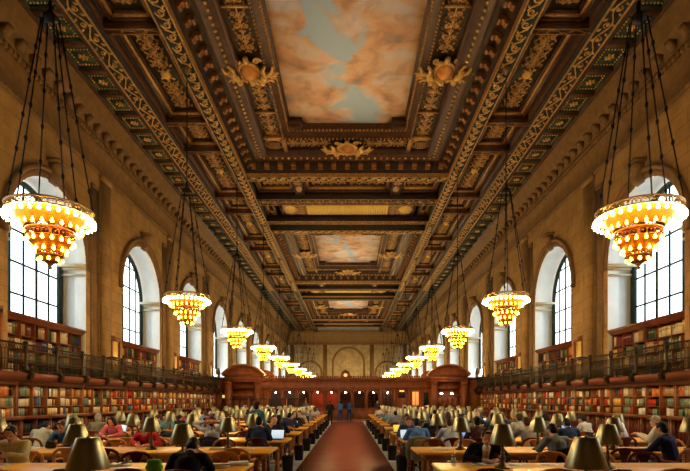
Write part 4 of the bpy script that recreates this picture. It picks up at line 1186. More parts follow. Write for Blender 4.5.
# bins at the aisle ends
binp = MB().add(latheT([(.0, 0), (.115, 0), (.12, .02), (.145, .40), (.152, .40), (.152, .42), (.135, .42), (.115, .05), (.0, .05)], 16, cap=False)).data('waste_bin', M['black_plastic'], 40)
for i, y in enumerate(ROWS):
    if i < 3: continue
    for sg, side in ((-1, 'left'), (1, 'right')):
        b = link('waste_bin', binp, None, (sg*1.36, y-.75, 0)); tag(b, 'black waste bin at the aisle end of the %s %s table' % (NTH[i], side), 'bin', 'black waste bins along the aisle')
# ------------------------------------------------------------------ people
def ucap(p0, p1, r0, r1, wide=1., wax=(1, 0, 0), n=12):
    """tapered limb segment with round ends, optionally wider along one axis"""
    p0, p1 = Vector(p0), Vector(p1); t = p1-p0; L = t.length
    if L < 1e-5: t = Vector((0, 0, 1)); L = 1e-5
    t.normalize(); u = Vector(wax); u = u-t*u.dot(t)
    if u.length < 1e-3: u = t.orthogonal()
    u.normalize(); v = t.cross(u); V, F = [], []
    rings = []
    for k in range(1, 4): a = -PI/2+PI/2*k/4; rings.append((p0+t*(r0*math.sin(a)), r0*math.cos(a)))
    rings += [(p0, r0), (p1, r1)]
    for k in range(1, 4): a = PI/2*k/4; rings.append((p1+t*(r1*math.sin(a)), r1*math.cos(a)))
    V.append(tuple(p0-t*r0))
    for c, r in rings:
        for i in range(n): a = 2*PI*i/n; V.append(tuple(c+u*(r*wide*math.cos(a))+v*(r*math.sin(a))))
    V.append(tuple(p1+t*r1)); m = len(rings)
    for i in range(n):
        j = (i+1) % n; F.append((0, 1+j, 1+i))
        for k in range(m-1): F.append((1+k*n+i, 1+k*n+j, 1+(k+1)*n+j, 1+(k+1)*n+i))
        F.append((1+(m-1)*n+i, 1+(m-1)*n+j, len(V)-1))
    return T(V, F)
def chain(pts, rs, wide=1., wax=(1, 0, 0)):
    return [ucap(pts[i], pts[i+1], rs[i], rs[i+1], wide, wax) for i in range(len(pts)-1)]
_dg = None
def fuse(ts, voxel, mats, name, it=2):
    """one continuous skin over the given solids"""
    me = bpy.data.meshes.new(name+'_t'); mb = MB()
    for t in ts: mb.add(t)
    me = mb.data(name+'_t', [])
    ob = bpy.data.objects.new(name+'_t', me); COL.objects.link(ob)
    r = ob.modifiers.new('r', 'REMESH'); r.mode = 'VOXEL'; r.voxel_size = voxel
    s = ob.modifiers.new('s', 'SMOOTH'); s.factor = .5; s.iterations = it
    dg = bpy.context.evaluated_depsgraph_get(); dg.update()
    out = bpy.data.meshes.new_from_object(ob.evaluated_get(dg)); out.name = name
    bpy.data.objects.remove(ob); bpy.data.meshes.remove(me)
    out.materials.clear()
    for m in mats: out.materials.append(m)
    out.polygons.foreach_set('use_smooth', np.ones(len(out.polygons), dtype=bool))
    return out
def hand(w, d, up, side, curl):
    """palm, four fingers of unequal length bent at the knuckles, and a thumb from the side of the palm"""
    w, d, up = Vector(w), Vector(d).normalized(), Vector(up)
    s = d.cross(up).normalized()*side; nrm = up.normalized()
    ts = [ucap(w, w+d*.085, .026, .030, 1.5, s, 10)]
    for k, (off, ln) in enumerate(((-.032, .072), (-.011, .082), (.011, .078), (.032, .062))):
        b = w+d*.10+s*off*1.15; d1 = (d-nrm*.25*curl).normalized(); m = b+d1*ln*.5+s*off*.12; d2 = (d-nrm*1.1*curl).normalized(); e = m+d2*ln*.55
        ts += chain([b-d*.02, m, e], [.0105, .0098, .0088])
    b = w+d*.03-s*.034; m = b+(d*.6-s*.8).normalized()*.045; e = m+(d-nrm*.3).normalized()*.038
    ts += chain([b, m, e], [.013, .012, .0095])
    return ts
P0 = dict(lean=.38, pitch=.55, yaw=0., eL=(-.28, .24, .835), wL=(-.12, .44, .812), eR=(.28, .24, .835), wR=(.12, .44, .812), roll=0.)
POSES = {
 'read': P0,
 'deep_read': dict(P0, lean=.55, pitch=.75),
 'type': dict(P0, lean=.18, pitch=.28, eL=(-.27, .10, .835), eR=(.27, .10, .835), wL=(-.10, .36, .812), wR=(.10, .36, .812)),
 'write': dict(P0, lean=.46, pitch=.48, eL=(-.33, .30, .835), wL=(-.14, .40, .812), eR=(.33, .28, .835), wR=(.09, .40, .812)),
 'phone': dict(P0, lean=.26, pitch=.55, eL=(-.27, .28, .835), wL=(-.07, .38, .90), eR=(.27, .28, .835), wR=(.07, .38, .90)),
 'chin': dict(P0, lean=.32, pitch=.20, yaw=.3, eR=(.20, .38, .835), wR=(.07, .28, 1.02)),
 'hands_behind': dict(P0, lean=.02, pitch=.05, eL=(-.43, .10, 1.20), wL=(-.13, -.13, 1.24), eR=(.43, .10, 1.20), wR=(.13, -.13, 1.24)),
 'asleep': dict(P0, lean=.95, pitch=.55, yaw=.5, eL=(-.34, .36, .835), wL=(-.02, .50, .812), eR=(.34, .36, .835), wR=(.02, .44, .812)),
 'lean_back': dict(P0, lean=-.12, pitch=.30, eL=(-.27, .06, .82), wL=(-.10, .30, .95), eR=(.27, .06, .82), wR=(.10, .30, .95)),
 'reach': dict(P0, lean=.30, pitch=.30, eL=(-.36, .22, .82), wL=(-.42, .48, .812), eR=(.26, .22, .835), wR=(.10, .42, .812)),
 'stand': None, 'stand_lean': None,
}
M['eye'] = mat('dark_eye', (.015, .01, .008), .2); M['lip'] = mat('lip', (.34, .10, .07), .5)
SK = {'fair': mat('fair_skin', (.62, .33, .21), .5), 'tan': mat('tan_skin', (.46, .22, .12), .5), 'brown': mat('brown_skin', (.22, .095, .05), .5)}
CACHE = {}
def figure(pose, lod, hair, female):
    key = (pose, lod, hair, female)
    if key in CACHE: return CACHE[key]
    vox = {0: .0085, 1: .015, 2: .024}[lod]
    p = POSES[pose]; st = p is None
    sw = .92 if female else 1.
    B, SH, TRS, SHOE = [], [], [], []
    if st:
        lean = .35 if pose == 'stand_lean' else .03
        pz = .93; pel = Vector((0, 0, pz)); hipz = .88
        p = dict(P0, lean=lean, pitch=.25 if pose == 'stand' else .45, yaw=0)
    else: pel = Vector((0, -.03, .60)); hipz = .56; lean = p['lean']
    sd = Vector((0, math.sin(lean), math.cos(lean))); fw = Vector((0, math.cos(lean), -math.sin(lean)))
    def sp(h, f=0): return pel+sd*h+fw*f
    sh = [sp(.45)+Vector((s*.185*sw, 0, 0)) for s in (-1, 1)]
    if st:
        if pose == 'stand': el = [Vector((s*.27, -.02, 1.12)) for s in (-1, 1)]; wr = [Vector((s*.22, .16, .98)) for s in (-1, 1)]
        else: el = [sh[0]+Vector((-.06, .16, -.20)), sh[1]+Vector((.06, .16, -.20))]; wr = [el[0]+Vector((.08, .2, -.06)), el[1]+Vector((-.08, .2, -.06))]
    else: el = [Vector(p['eL']), Vector(p['eR'])]; wr = [Vector(p['wL']), Vector(p['wR'])]
    neck = sp(.53); 
    # torso
    B += chain([sp(.0), sp(.18), sp(.36), sp(.44)], [.112, .098, .112, .085], 1.42*sw)
    B += [ucap(sp(.44), neck, .06, .055)]
    for i, s in enumerate((-1, 1)):
        B += [ucap(sp(.44)+Vector((s*.08, 0, 0)), sh[i], .075, .062)]
        B += chain([sh[i], el[i]], [.055, .042]); B += chain([el[i], wr[i]], [.042, .028])
        d = (wr[i]-el[i]).normalized()
        if pose == 'hands_behind': hd = Vector((-s*.9, -.1, .1)); up = Vector((0, -1, 0))
        elif pose == 'chin' and i == 1: hd = Vector((-.3, -.1, 1)); up = Vector((0, 1, 0))
        else: hd = Vector((d.x*.6, max(d.y, .3), min(0, d.z*.3))); up = Vector((0, 0, 1))
        if lod < 2: B += hand(wr[i], hd, up, s, .55 if pose != 'phone' else 1.1)
        else: B += [ucap(wr[i], wr[i]+hd.normalized()*.13, .03, .03, 1.4)]
        SH += chain([sh[i], el[i]], [.074, .060]); SH += [ucap(el[i], el[i].lerp(wr[i], .86), .058, .046)]
        SH += [ucap(sp(.43)+Vector((s*.07, 0, 0)), sh[i], .088, .075)]
        # legs
        if st:
            hip = Vector((s*.09, 0, hipz)); kn = Vector((s*.11, .03+.03*s, .49)); an = Vector((s*.12, -.02+.05*s, .085))
        else:
            hip = Vector((s*.095, 0, hipz)); kn = Vector((s*.13, .42, .535)); an = Vector((s*.13, .40+.06*s, .085))
        toe = an+Vector((s*.02, .15, -.045)); heel = an+Vector((0, -.05, -.045))
        B += chain([hip, kn, an], [.078, .052, .036]); B += [ucap(heel, toe, .032, .030)]
        TRS += chain([hip, kn, an+Vector((0, 0, .03))], [.098, .070, .060])
        SHOE.append([ucap(heel, toe, .042, .040, 1.1), ucap(an, an+Vector((0, 0, .02)), .046, .046)])
    SH += chain([sp(.03), sp(.18), sp(.36), sp(.44)], [.128, .122, .130, .098], 1.42*sw)
    SH += [ucap(sp(.44), sp(.50), .075, .070)]
    TRS += [ucap(sp(-.02), sp(.06), .122, .118, 1.45)]
    # head
    hp = lean*.55+p['pitch']-.15
    R = Matrix.Rotation(p['yaw'], 4, 'Z') @ Matrix.Rotation(-hp, 4, 'X')
    hc = neck+R.to_3x3() @ Vector((0, .025, .125))
    HM = Matrix.Translation(hc) @ R
    hd = [sphereT(.076, .096, .112, 16, 10).moved(TR(0, -.008, .02)), sphereT(.058, .066, .075, 14, 8).moved(TR(0, .030, -.055)),
          ucap((0, .088, .012), (0, .112, -.022), .010, .015), ucap((-.012, .098, -.028), (.012, .098, -.028), .011, .011),
          ucap((-.016, .092, -.062), (.016, .092, -.062), .010, .010), ucap((-.012, .082, -.098), (.012, .082, -.098), .020, .020), ucap((-.03, .083, .032), (.03, .083, .032), .012, .012)]
    for s in (-1, 1): hd.append(sphereT(.012, .026, .034, 8, 6).moved(TR(s*.078, -.008, -.005)))
    B += [t.moved(HM) for t in hd]; B += [ucap(neck, hc+R.to_3x3() @ Vector((0, -.02, -.05)), .054, .052)]
    body = fuse(B, vox, [SK['fair'], M['eye'], M['lip']], 'body', 2 if lod else 3)
    iv = HM.inverted()
    if lod < 2:
        mi = np.zeros(len(body.polygons), dtype=np.int32)
        for i, f in enumerate(body.polygons):
            q = iv @ f.center
            if abs(q.x) < .06 and q.y > .06:
                if abs(abs(q.x)-.032) < .014 and abs(q.z-.008) < .007: mi[i] = 1
                elif abs(q.x) < .026 and abs(q.z+.062) < .008: mi[i] = 2
        body.polygons.foreach_set('material_index', mi)
    res = {'body': body, 'shirt': fuse(SH, max(vox, .012), [None], 'shirt', 3), 'trousers': fuse(TRS, max(vox, .014), [None], 'trousers', 3),
           'shoe': [fuse(q, max(vox, .012), [None], 'shoe', 2) for q in SHOE]}
    # hair
    H = []
    if hair in ('short', 'long', 'bun', 'fringe'):
        H += [sphereT(.083, .092, .092, 14, 8).moved(TR(0, -.030, .044)), sphereT(.082, .062, .098, 12, 8).moved(TR(0, -.058, -.016)), ucap((-.035, .035, .105), (.035, .035, .105), .020, .020)]
        for s in (-1, 1): H.append(ucap((s*.068, .02, .06), (s*.074, .005, .0), .02, .012))
        if hair == 'long':
            H += [ucap((0, -.075, .02), (0, -.095, -.20), .07, .06, 1.35)]
            for s in (-1, 1): H += chain([(s*.066, .03, .06), (s*.085, .005, -.05), (s*.085, -.01, -.18)], [.024, .034, .03])
        if hair == 'bun': H += [sphereT(.048, .045, .045, 10, 6).moved(TR(0, -.125, .05))]
    elif hair == 'bald': H += [ucap((-.074, -.03, .0), (-.05, -.085, .0), .02, .024), ucap((.074, -.03, .0), (.05, -.085, .0), .02, .024), ucap((-.05, -.085, .0), (.05, -.085, .0), .026, .026)]
    elif hair == 'cap':
        H += [sphereT(.088, .104, .09, 14, 8).moved(TR(0, -.012, .062)), ucap((-.03, .10, .075), (.03, .10, .075), .012, .012), ucap((-.045, .13, .068), (.045, .13, .068), .012, .012), ucap((-.035, .16, .06), (.035, .16, .06), .010, .010)]
    elif hair == 'hood':
        H += [sphereT(.106, .110, .128, 14, 8).moved(TR(0, -.028, .03)), ucap((0, -.05, -.08), (0, -.03, -.15), .10, .115, 1.2)]
    hm = fuse([t.moved(HM) for t in H], max(vox, .010), [None], 'hair', 2)
    res['hair'] = hm; res['HM'] = HM; res['sp'] = sp; res['wr'] = wr
    CACHE[key] = res
    return res
CLOTH = {}
def cloth(c, rough=.85):
    if c not in CLOTH: CLOTH[c] = mat('cloth_%d' % len(CLOTH), c, rough, noise=.15, nscale=30, bump=.25, bscale=18, spec=.15)
    return CLOTH[c]
HAIRC = {'black': (.012, .010, .010), 'brown': (.055, .025, .012), 'grey': (.35, .33, .30), 'blond': (.36, .22, .09)}
def setmat(o, i, m): o.material_slots[i].link = 'OBJECT'; o.material_slots[i].material = m
def person(x, y, rz, pose, shirt, label, hair='short', hc='black', skin='fair', trousers=(.03, .035, .06), lod=1, female=False, headname='hair', capc=None, z=0, outer='shirt'):
    f = figure(pose, lod, hair, female)
    r = link('person', f['body'], None, (x, y, z), rz); setmat(r, 0, SK[skin])
    tag(r, label, 'person', 'people in the reading room')
    h = link({'cap': 'cap', 'hood': 'hood'}.get(hair, 'hair'), f['hair'], r); setmat(h, 0, cloth(capc) if capc else cloth(HAIRC[hc], .5))
    s = link(outer, f['shirt'], r); setmat(s, 0, cloth(shirt))
    t = link('trousers', f['trousers'], r); setmat(t, 0, cloth(trousers))
    for q in f['shoe']: so = link('shoe', q, r); setmat(so, 0, cloth((.02, .015, .012), .4))
    return r, f
TAKEN = {}     # (row, side, 'near'/'far') -> x positions of people
def seat_person(row, sg, where, x, pose, shirt, label, chairtone='dark', turn=0., dy=0., **k):
    """where = 'near': back towards the viewer; 'far': facing the viewer"""
    yc = ROWS[row]; y = yc+(-.98 if where == 'near' else .98)+dy
    rz = (0 if where == 'near' else PI)+turn
    if 'lod' not in k: k['lod'] = 0 if row <= 2 else (1 if row <= 4 else 2)
    p = person(x, y, rz, pose, shirt, label, **k)
    TAKEN.setdefault((row, sg, where), []).append((x, rz, chairtone, y))
    return p

# --- people who can be made out, left of the aisle
khaki, kf = seat_person(1, -1, 'far', -5.32, 'phone', (.62, .55, .28), 'man in a khaki shirt looking down at a phone at the front left table', 'light', hair='short', skin='tan', dy=-.05)
seat_person(3, -1, 'near', -7.2, 'deep_read', (.42, .46, .40), 'person in pale grey shirt hunched over a laptop by the left bookcases', 'mid', hair='short', lod=1)
seat_person(2, -1, 'far', -6.05, 'read', (.04, .09, .20), 'person in blue top facing us behind the near left lamps', 'dark', hair='short', hc='brown', lod=1)
seat_person(4, -1, 'near', -7.15, 'type', (.20, .20, .13), 'grey haired person in an olive grey jacket typing, back turned', 'mid', hair='short', hc='grey', lod=1)
seat_person(3, -1, 'far', -6.25, 'read', (.62, .14, .20), 'dark haired woman in pink leaning on the third left table', 'dark', hair='long', female=True, lod=1)
seat_person(2, -1, 'far', -4.25, 'deep_read', (.50, .03, .035), 'person in a bright red jacket behind a lamp on the second left row', 'dark', hair='short', hc='brown', lod=1)
seat_person(3, -1, 'far', -4.95, 'asleep', (.03, .05, .09), 'dark haired person resting the head on the arms, third left table', 'dark', hair='long', lod=1)
seat_person(3, -1, 'near', -3.1, 'hands_behind', (.52, .53, .55), 'person in light grey shirt stretching with both hands behind the head', 'light', hair='short', hc='brown', lod=1)
seat_person(4, -1, 'near', -3.75, 'read', (.50, .52, .58), 'person in whitish shirt and blue and white cap', 'dark', hair='cap', capc=(.35, .45, .62), lod=1)
hood, hf = seat_person(1, -1, 'near', -2.02, 'deep_read', (.010, .010, .014), 'person with dark hair in a black jacket at the front left table, back turned', 'dark', hair='short', hc='black', outer='jacket', dy=.08)
seat_person(3, -1, 'near', -2.02, 'type', (.02, .035, .085), 'person in dark navy top at a lit laptop near the aisle', 'dark', hair='short', lod=1)
person(-2.5, 14.55, -.5, 'stand', (.035, .13, .15), 'standing man in a teal top between the left tables', hair='short', skin='tan', trousers=(.02, .03, .05), lod=1)
seat_person(3, -1, 'far', -1.92, 'chin', (.03, .035, .06), 'person in dark clothes resting chin on a hand, third left table', 'dark', hair='short', hc='brown', lod=1)
seat_person(4, -1, 'near', -1.95, 'read', (.015, .018, .035), 'person with long dark hair in black at the fourth left table near the aisle', 'dark', hair='long', female=True, lod=1)
seat_person(5, -1, 'far', -1.95, 'chin', (.02, .02, .025), 'person in black leaning sideways at the fifth left table end', 'mid', hair='long', lod=1)
seat_person(6, -1, 'far', -2.0, 'read', (.50, .40, .26), 'person in a sand coloured top at the sixth left table end', 'mid', hair='short', hc='brown', lod=1)
# --- right of the aisle
suit, sf = seat_person(1, 1, 'far', 2.28, 'write', (.012, .012, .015), 'man in black suit and pale tie writing at the front right table', 'dark', hair='short', outer='jacket', dy=-.06)
bald, bf = seat_person(4, 1, 'far', 4.25, 'type', (.02, .02, .025), 'balding man in black facing us behind a laptop', 'dark', hair='bald', hc='brown', lod=1)
seat_person(3, 1, 'near', 1.72, 'read', (.10, .24, .56), 'man in a bright blue shirt seen from behind, nearest the aisle', 'mid', hair='short', lod=0)
seat_person(3, 1, 'far', 1.70, 'read', (.03, .06, .17), 'person with glasses in a dark blue jacket facing us over a yellow screen', 'mid', hair='short', hc='brown', lod=1)
seat_person(4, 1, 'near', 2.52, 'read', (.012, .012, .014), 'person in black coat behind a lamp on the fourth right row', 'dark', hair='short', lod=1)
seat_person(3, 1, 'near', 2.50, 'read', (.48, .54, .66), 'person in a pale blue shirt second from the aisle on the third right row', 'dark', hair='short', hc='brown', lod=1)
seat_person(3, 1, 'near', 3.12, 'type', (.08, .03, .03), 'person in dark maroon at a black laptop', 'dark', hair='bun', female=True, lod=1)
seat_person(3, 1, 'near', 4.32, 'reach', (.34, .33, .33), 'person in light grey top leaning left behind a lamp', 'dark', hair='short', hc='brown', lod=1)
seat_person(2, 1, 'near', 3.92, 'read', (.20, .22, .23), 'man in a grey green sweater seen from behind over a black coat', 'dark', hair='short', lod=0, turn=.15)
seat_person(3, 1, 'near', 5.30, 'read', (.02, .04, .12), 'person in navy blue beside the grey sweater', 'dark', hair='short', lod=1)
seat_person(4, 1, 'near', 7.0, 'read', (.66, .66, .62), 'person in a white shirt bent to the left on the fourth right row', 'dark', hair='short', turn=.5, lod=1)
seat_person(3, 1, 'near', 7.2, 'lean_back', (.60, .58, .50), 'person in a pale jacket and cap reading a newspaper', 'mid', hair='cap', capc=(.40, .38, .30), turn=.9, lod=1)
seat_person(2, 1, 'near', 5.95, 'reach', (.018, .022, .075), 'man in a blue black jacket with bent arm, second right row', 'mid', hair='short', turn=.55, lod=0)
seat_person(3, 1, 'far', 7.15, 'read', (.02, .03, .09), 'person in dark blue facing us beside the newspaper reader', 'dark', hair='short', lod=1)

# --- the further rows
SHC = [((.03, .04, .08), 'navy'), ((.015, .015, .018), 'black'), ((.45, .46, .48), 'light grey'), ((.55, .53, .46), 'cream'), ((.12, .20, .40), 'blue'), ((.35, .04, .04), 'red'),
       ((.16, .15, .10), 'olive'), ((.10, .05, .04), 'brown'), ((.16, .32, .40), 'pale teal'), ((.20, .20, .22), 'grey')]
r2 = random.Random(5)
for row in range(4, 11):
    for sg, side in ((-1, 'left'), (1, 'right')):
        for where in ('near', 'far'):
            for k, sx in enumerate(SEATX[:7]):
                x = sg*sx
                if any(abs(x-q[0]) < .62 for q in TAKEN.get((row, sg, where), [])): continue
                if abs(x) > ROWS[row]*.68 or r2.random() > .36: continue
                c, cn = r2.choice(SHC); hr = r2.choice(['short', 'short', 'long', 'bun'])
                seat_person(row, sg, where, x, r2.choice(['read', 'type', 'deep_read', 'type', 'read']), c,
                            'person in %s, %s seat from the aisle, %s side of the %s %s table' % (cn, NTH[k], where, NTH[row], side),
                            r2.choice(['dark', 'mid']), hair=hr, hc=r2.choice(['black', 'black', 'brown', 'brown', 'blond', 'grey']), skin=r2.choice(['fair', 'fair', 'tan', 'brown']), female=hr != 'short')
# --- people at the desk
person(-1.25, 37.2, .3, 'stand', (.014, .014, .018), 'standing man all in black on the red aisle before the desk', hair='short', trousers=(.012, .012, .014), lod=1)
person(-.62, 42.75, .1, 'stand_lean', (.05, .10, .26), 'left person in blue leaning on the desk beyond the aisle', hair='short', trousers=(.02, .04, .12), lod=1)
person(.12, 42.75, -.1, 'stand_lean', (.03, .06, .18), 'right person in dark blue leaning on the desk beyond the aisle', hair='short', hc='brown', trousers=(.015, .02, .06), lod=1)
person(-3.7, 45.75, PI, 'stand', (.06, .16, .32), 'clerk in blue behind the desk, left one', hair='short', lod=2)
person(-3.0, 45.75, PI, 'stand', (.45, .50, .55), 'clerk in pale grey behind the desk beside a blue one', hair='short', hc='blond', lod=2)
person(2.6, 45.75, PI, 'stand', (.05, .07, .10), 'clerk in dark slate behind the right part of the desk', hair='short', lod=2)

# suit details: shirt front and tie
def local_piece(par, f, mb, name, m): return mb.build(name, m, par, 60)
sp = sf['sp']
a = MB(); a.add(ucap(sp(.20, .135), sp(.49, .095), .03, .055, 1.25)); a.build('shirt_front', cloth((.88, .85, .78)), suit, 60)
a = MB(); a.add(ucap(sp(.18, .17), sp(.45, .145), .014, .016, 1.2)); a.build('tie', cloth((.62, .52, .26)), suit, 60)
def glasses(par, f):
    HM = f['HM']; a = MB()
    for s in (-1, 1):
        a.add(tubeT([(s*.032+.022*math.cos(2*PI*i/12), .104, .008+.018*math.sin(2*PI*i/12)) for i in range(12)], .0035, 4, closed=True), HM); a.add(tubeT([(s*.055, .102, .012), (s*.08, .0, .008)], .003, 4), HM)
    a.add(tubeT([(-.012, .11, .01), (.012, .11, .01)], .003, 4), HM)
    a.build('glasses', M['black_plastic'], par)
glasses(bald, bf)

# ------------------------------------------------------------------ chairs: every taken seat, then the empty ones
r3 = random.Random(8)
for (row, sg, where), L in TAKEN.items():
    side = 'left' if sg < 0 else 'right'
    for x, rz, tone, y in L:
        chair(x, y-.01 if where == 'near' else y+.01, rz, tone, row <= 3, '%s armchair, taken, seat %s from aisle, %s side, %s %s table' % (TONEW[tone], NTH[min(range(8), key=lambda k: abs(SEATX[k]-abs(x)))], where, NTH[row], side))
count = 0
OVR = {(1, -1, 'far', 3): 'light', (1, -1, 'far', 1): None, (2, -1, 'near', 2): 'light', (1, 1, 'far', 2): 'light', (2, -1, 'far', 0): 'light', (1, -1, 'far', 2): 'dark'}
for row in range(1, 10):
    for sg, side in ((-1, 'left'), (1, 'right')):
        for where in ('near', 'far'):
            for k, sx in enumerate(SEATX):
                if sx > ROWS[row]*.74: continue
                x = sg*sx+r3.uniform(-.05, .05)
                if any(abs(x-q[0]) < .64 for q in TAKEN.get((row, sg, where), [])): continue
                if r3.random() < .12: continue
                y = ROWS[row]+(-.80 if where == 'near' else .80)+r3.uniform(-.06, .06)*1
                tone = r3.choice(['dark', 'dark', 'mid', 'light']) if where == 'near' else r3.choice(['dark', 'mid', 'light', 'light'])
                tone = OVR.get((row, sg, where, k), tone)
                if tone is None: continue
                count += 1
                chair(x, y, (0 if where == 'near' else PI)+r3.uniform(-.12, .12), tone, row <= 3, '%s armchair, empty, %s from aisle, %s side, %s %s table' % (TONEW[tone], NTH[k], where, NTH[row], side))
print('CHAIRS', count + sum(len(v) for v in TAKEN.values()))
# ------------------------------------------------------------------ things on the tables
TT = .76
M['paper'] = mat('white_paper', (.92, .90, .84), .7)
M['ink'] = mat('printed_ink', (.10, .09, .09), .7)
M['laptop_dark'] = mat('black_laptop_case', (.02, .02, .023), .35)
M['laptop_grey'] = mat('silver_laptop_case', (.50, .52, .54), .3, .6)
M['scr_blue'] = emit('lit_blue_screen', (.16, .42, .85), 1.1)
M['scr_white'] = emit('lit_white_screen', (.60, .78, .95), 1.0)
M['scr_yellow'] = emit('lit_yellow_screen', (.95, .62, .08), 1.0)
def laptop(x, y, rz, case, scr, label, open_=1.9):
    r = empty('laptop', (x, y, TT), rz); tag(r, label, 'laptop', 'open laptops on the reading tables')
    MB().add(bevboxT(-.17, .17, -.12, .12, 0, .018, .004)).build('keyboard_base', M[case], r)
    k = MB()
    for i in range(4):
        for j in range(11): k.box(-.15+.0275*j, -.15+.0275*j+.022, -.03+.028*i, -.03+.028*i+.022, .018, .021)
    k.build('keys', M['laptop_dark'], r)
    MW = TR(0, .12, .015, rx=open_-PI/2-.0)
    # lid hinged at the back edge, leaning away from the user
    l = MB(); l.add(boxT(-.17, .17, .0, .010, 0, .235).moved(TR(0, .115, .018, rx=-.30))); lo = l.build('lid', M[case], r)
    MB().add(boxT(-.158, .158, -.002, .0, .012, .223).moved(TR(0, .115, .018, rx=-.30))).build('screen', M[scr], lo)
    return r
# user side is local -y, so rz = 0 serves a reader on the near side
def near_y(row): return ROWS[row]-.22
def far_y(row): return ROWS[row]+.22
laptop(-6.80, near_y(3)+.03, -.25, 'laptop_dark', 'scr_blue', 'open laptop with a blue screen beside the hunched reader by the left bookcases')
laptop(-6.85, near_y(4), -.1, 'laptop_grey', 'scr_white', 'open laptop with a pale blue screen before the grey haired typist')
laptop(-1.72, near_y(3), -.15, 'laptop_dark', 'scr_white', 'open laptop with a pale screen near the aisle on the third left table')
laptop(4.25, far_y(4)+.05, PI, 'laptop_grey', 'scr_white', 'open laptop seen from behind in front of the balding man')
laptop(3.02, near_y(3), .1, 'laptop_dark', 'scr_blue', 'black open laptop with a blue screen on the third right table')
laptop(1.58, near_y(3)+.06, .1, 'laptop_grey', 'scr_white', 'open laptop in front of the man in the bright blue shirt')
laptop(1.62, near_y(4)-.02, .05, 'laptop_dark', 'scr_yellow', 'open laptop glowing yellow near the aisle on the fourth right table')
laptop(6.75, near_y(4), .2, 'laptop_dark', 'scr_blue', 'open laptop before the person in the white shirt')
r4 = random.Random(21); n = 0
for row in range(3, 11):
    for sg, side in ((-1, 'left'), (1, 'right')):
        for where in ('near', 'far'):
            for (x, rz, tone, y) in TAKEN.get((row, sg, where), []):
                if row <= 3 or any(abs(o.location.x-x) < .6 and abs(o.location.y-y) < 1.4 for o in bpy.data.objects if o.name.startswith('laptop')): continue
                k = min(range(8), key=lambda q: abs(SEATX[q]-abs(x)))
                if r4.random() < .62:
                    laptop(x+r4.uniform(-.05, .05), (near_y if where == 'near' else far_y)(row)+.02, 0 if where == 'near' else PI, r4.choice(['laptop_dark', 'laptop_grey']), r4.choice(['scr_white', 'scr_blue', 'scr_white']),
                           'open laptop at seat %s, %s side of the %s %s table' % (NTH[k], where, NTH[row], side))
def pages(x, y, rz, w, h, label, lines=10, name='open_book', stack=.02, cat='book'):
    r = empty(name, (x, y, TT), rz); tag(r, label, cat)
    V, F = [], []
    n = 8
    for s in (-1, 1):
        mb = MB(); V, F = [], []
        for i in range(n+1):
            t = i/n; px = s*w*t; pz = stack*(math.sin(PI*min(1, t*1.15)**.6)*.8+.35*(1-t))+.004
            V += [(px, -h/2, .002), (px, h/2, .002), (px, h/2, pz), (px, -h/2, pz)]
        for i in range(n):
            k = i*4
            for j in range(4): F.append((k+j, k+4+j, k+4+(j+1) % 4, k+(j+1) % 4))
        F += [(0, 1, 2, 3), (4*n+3, 4*n+2, 4*n+1, 4*n)]
        pg = mb.add(T(V, F)).build('page_block', M['paper'], r)
        tx = MB()
        for q in range(lines):
            yy = -h*.4+h*.8*q/(lines-1); xa, xb = sorted((s*w*.2, s*w*(.85 if q % 4 else .6))); tx.box(xa, xb, yy-.002, yy+.002, stack*.95+.004, stack*.95+.006)
        tx.build('text_lines', M['ink'], pg)
    MB().box(-w-.005, w+.005, -h/2-.005, h/2+.005, 0, .003).build('cover', cloth((.12, .04, .03)), r)
    return r
def sheet(x, y, rz, w, h, label, z=TT):
    r = empty('paper_sheet', (x, y, z), rz); tag(r, label, 'paper')
    MB().box(-w/2, w/2, -h/2, h/2, 0, .002).build('sheet', M['paper'], r); t = MB()
    for q in range(8): t.box(-w*.38, w*(.38 if q % 3 else .1), h*.36-q*h*.1-.002, h*.36-q*h*.1+.002, .002, .0026)
    t.build('text_lines', M['ink'], r)
pages(-3.42, 7.85, .25, .20, .26, 'open white book lying on the front left table beside the lamp', stack=.03)
pages(6.15, 7.95, -.2, .19, .25, 'open picture magazine at the right end of the front right table', name='open_magazine', cat='magazine', stack=.012)
pages(2.15, 7.98, PI+.15, .18, .24, 'open notebook under the hands of the man in the suit', name='open_notebook', cat='notebook', stack=.01)
sheet(2.62, 7.9, .3, .30, .21, 'white sheet of paper left of the lamp foot on the front right table')
sheet(3.15, 7.95, -.1, .30, .21, 'white sheet of paper in the middle of the front right table')
sheet(3.55, 8.0, .15, .30, .21, 'white sheet of paper before the pale oak chair at the front right table')
sheet(-5.25, 7.95, .1, .3, .21, 'sheet of paper under the elbows of the man in khaki')
sheet(-1.95, 10.45, .1, .3, .21, 'sheet of paper near the aisle end of the second left table')
sheet(1.95, 10.5, -.3, .42, .3, 'blue grey paper on the aisle end of the second right table')
pages(-3.1, 10.5, .1, .18, .24, 'open book with printed pages on the second left table', stack=.02)
pages(-6.4, 10.6, -.2, .18, .24, 'open white book beside the bag on the second left table', stack=.03)
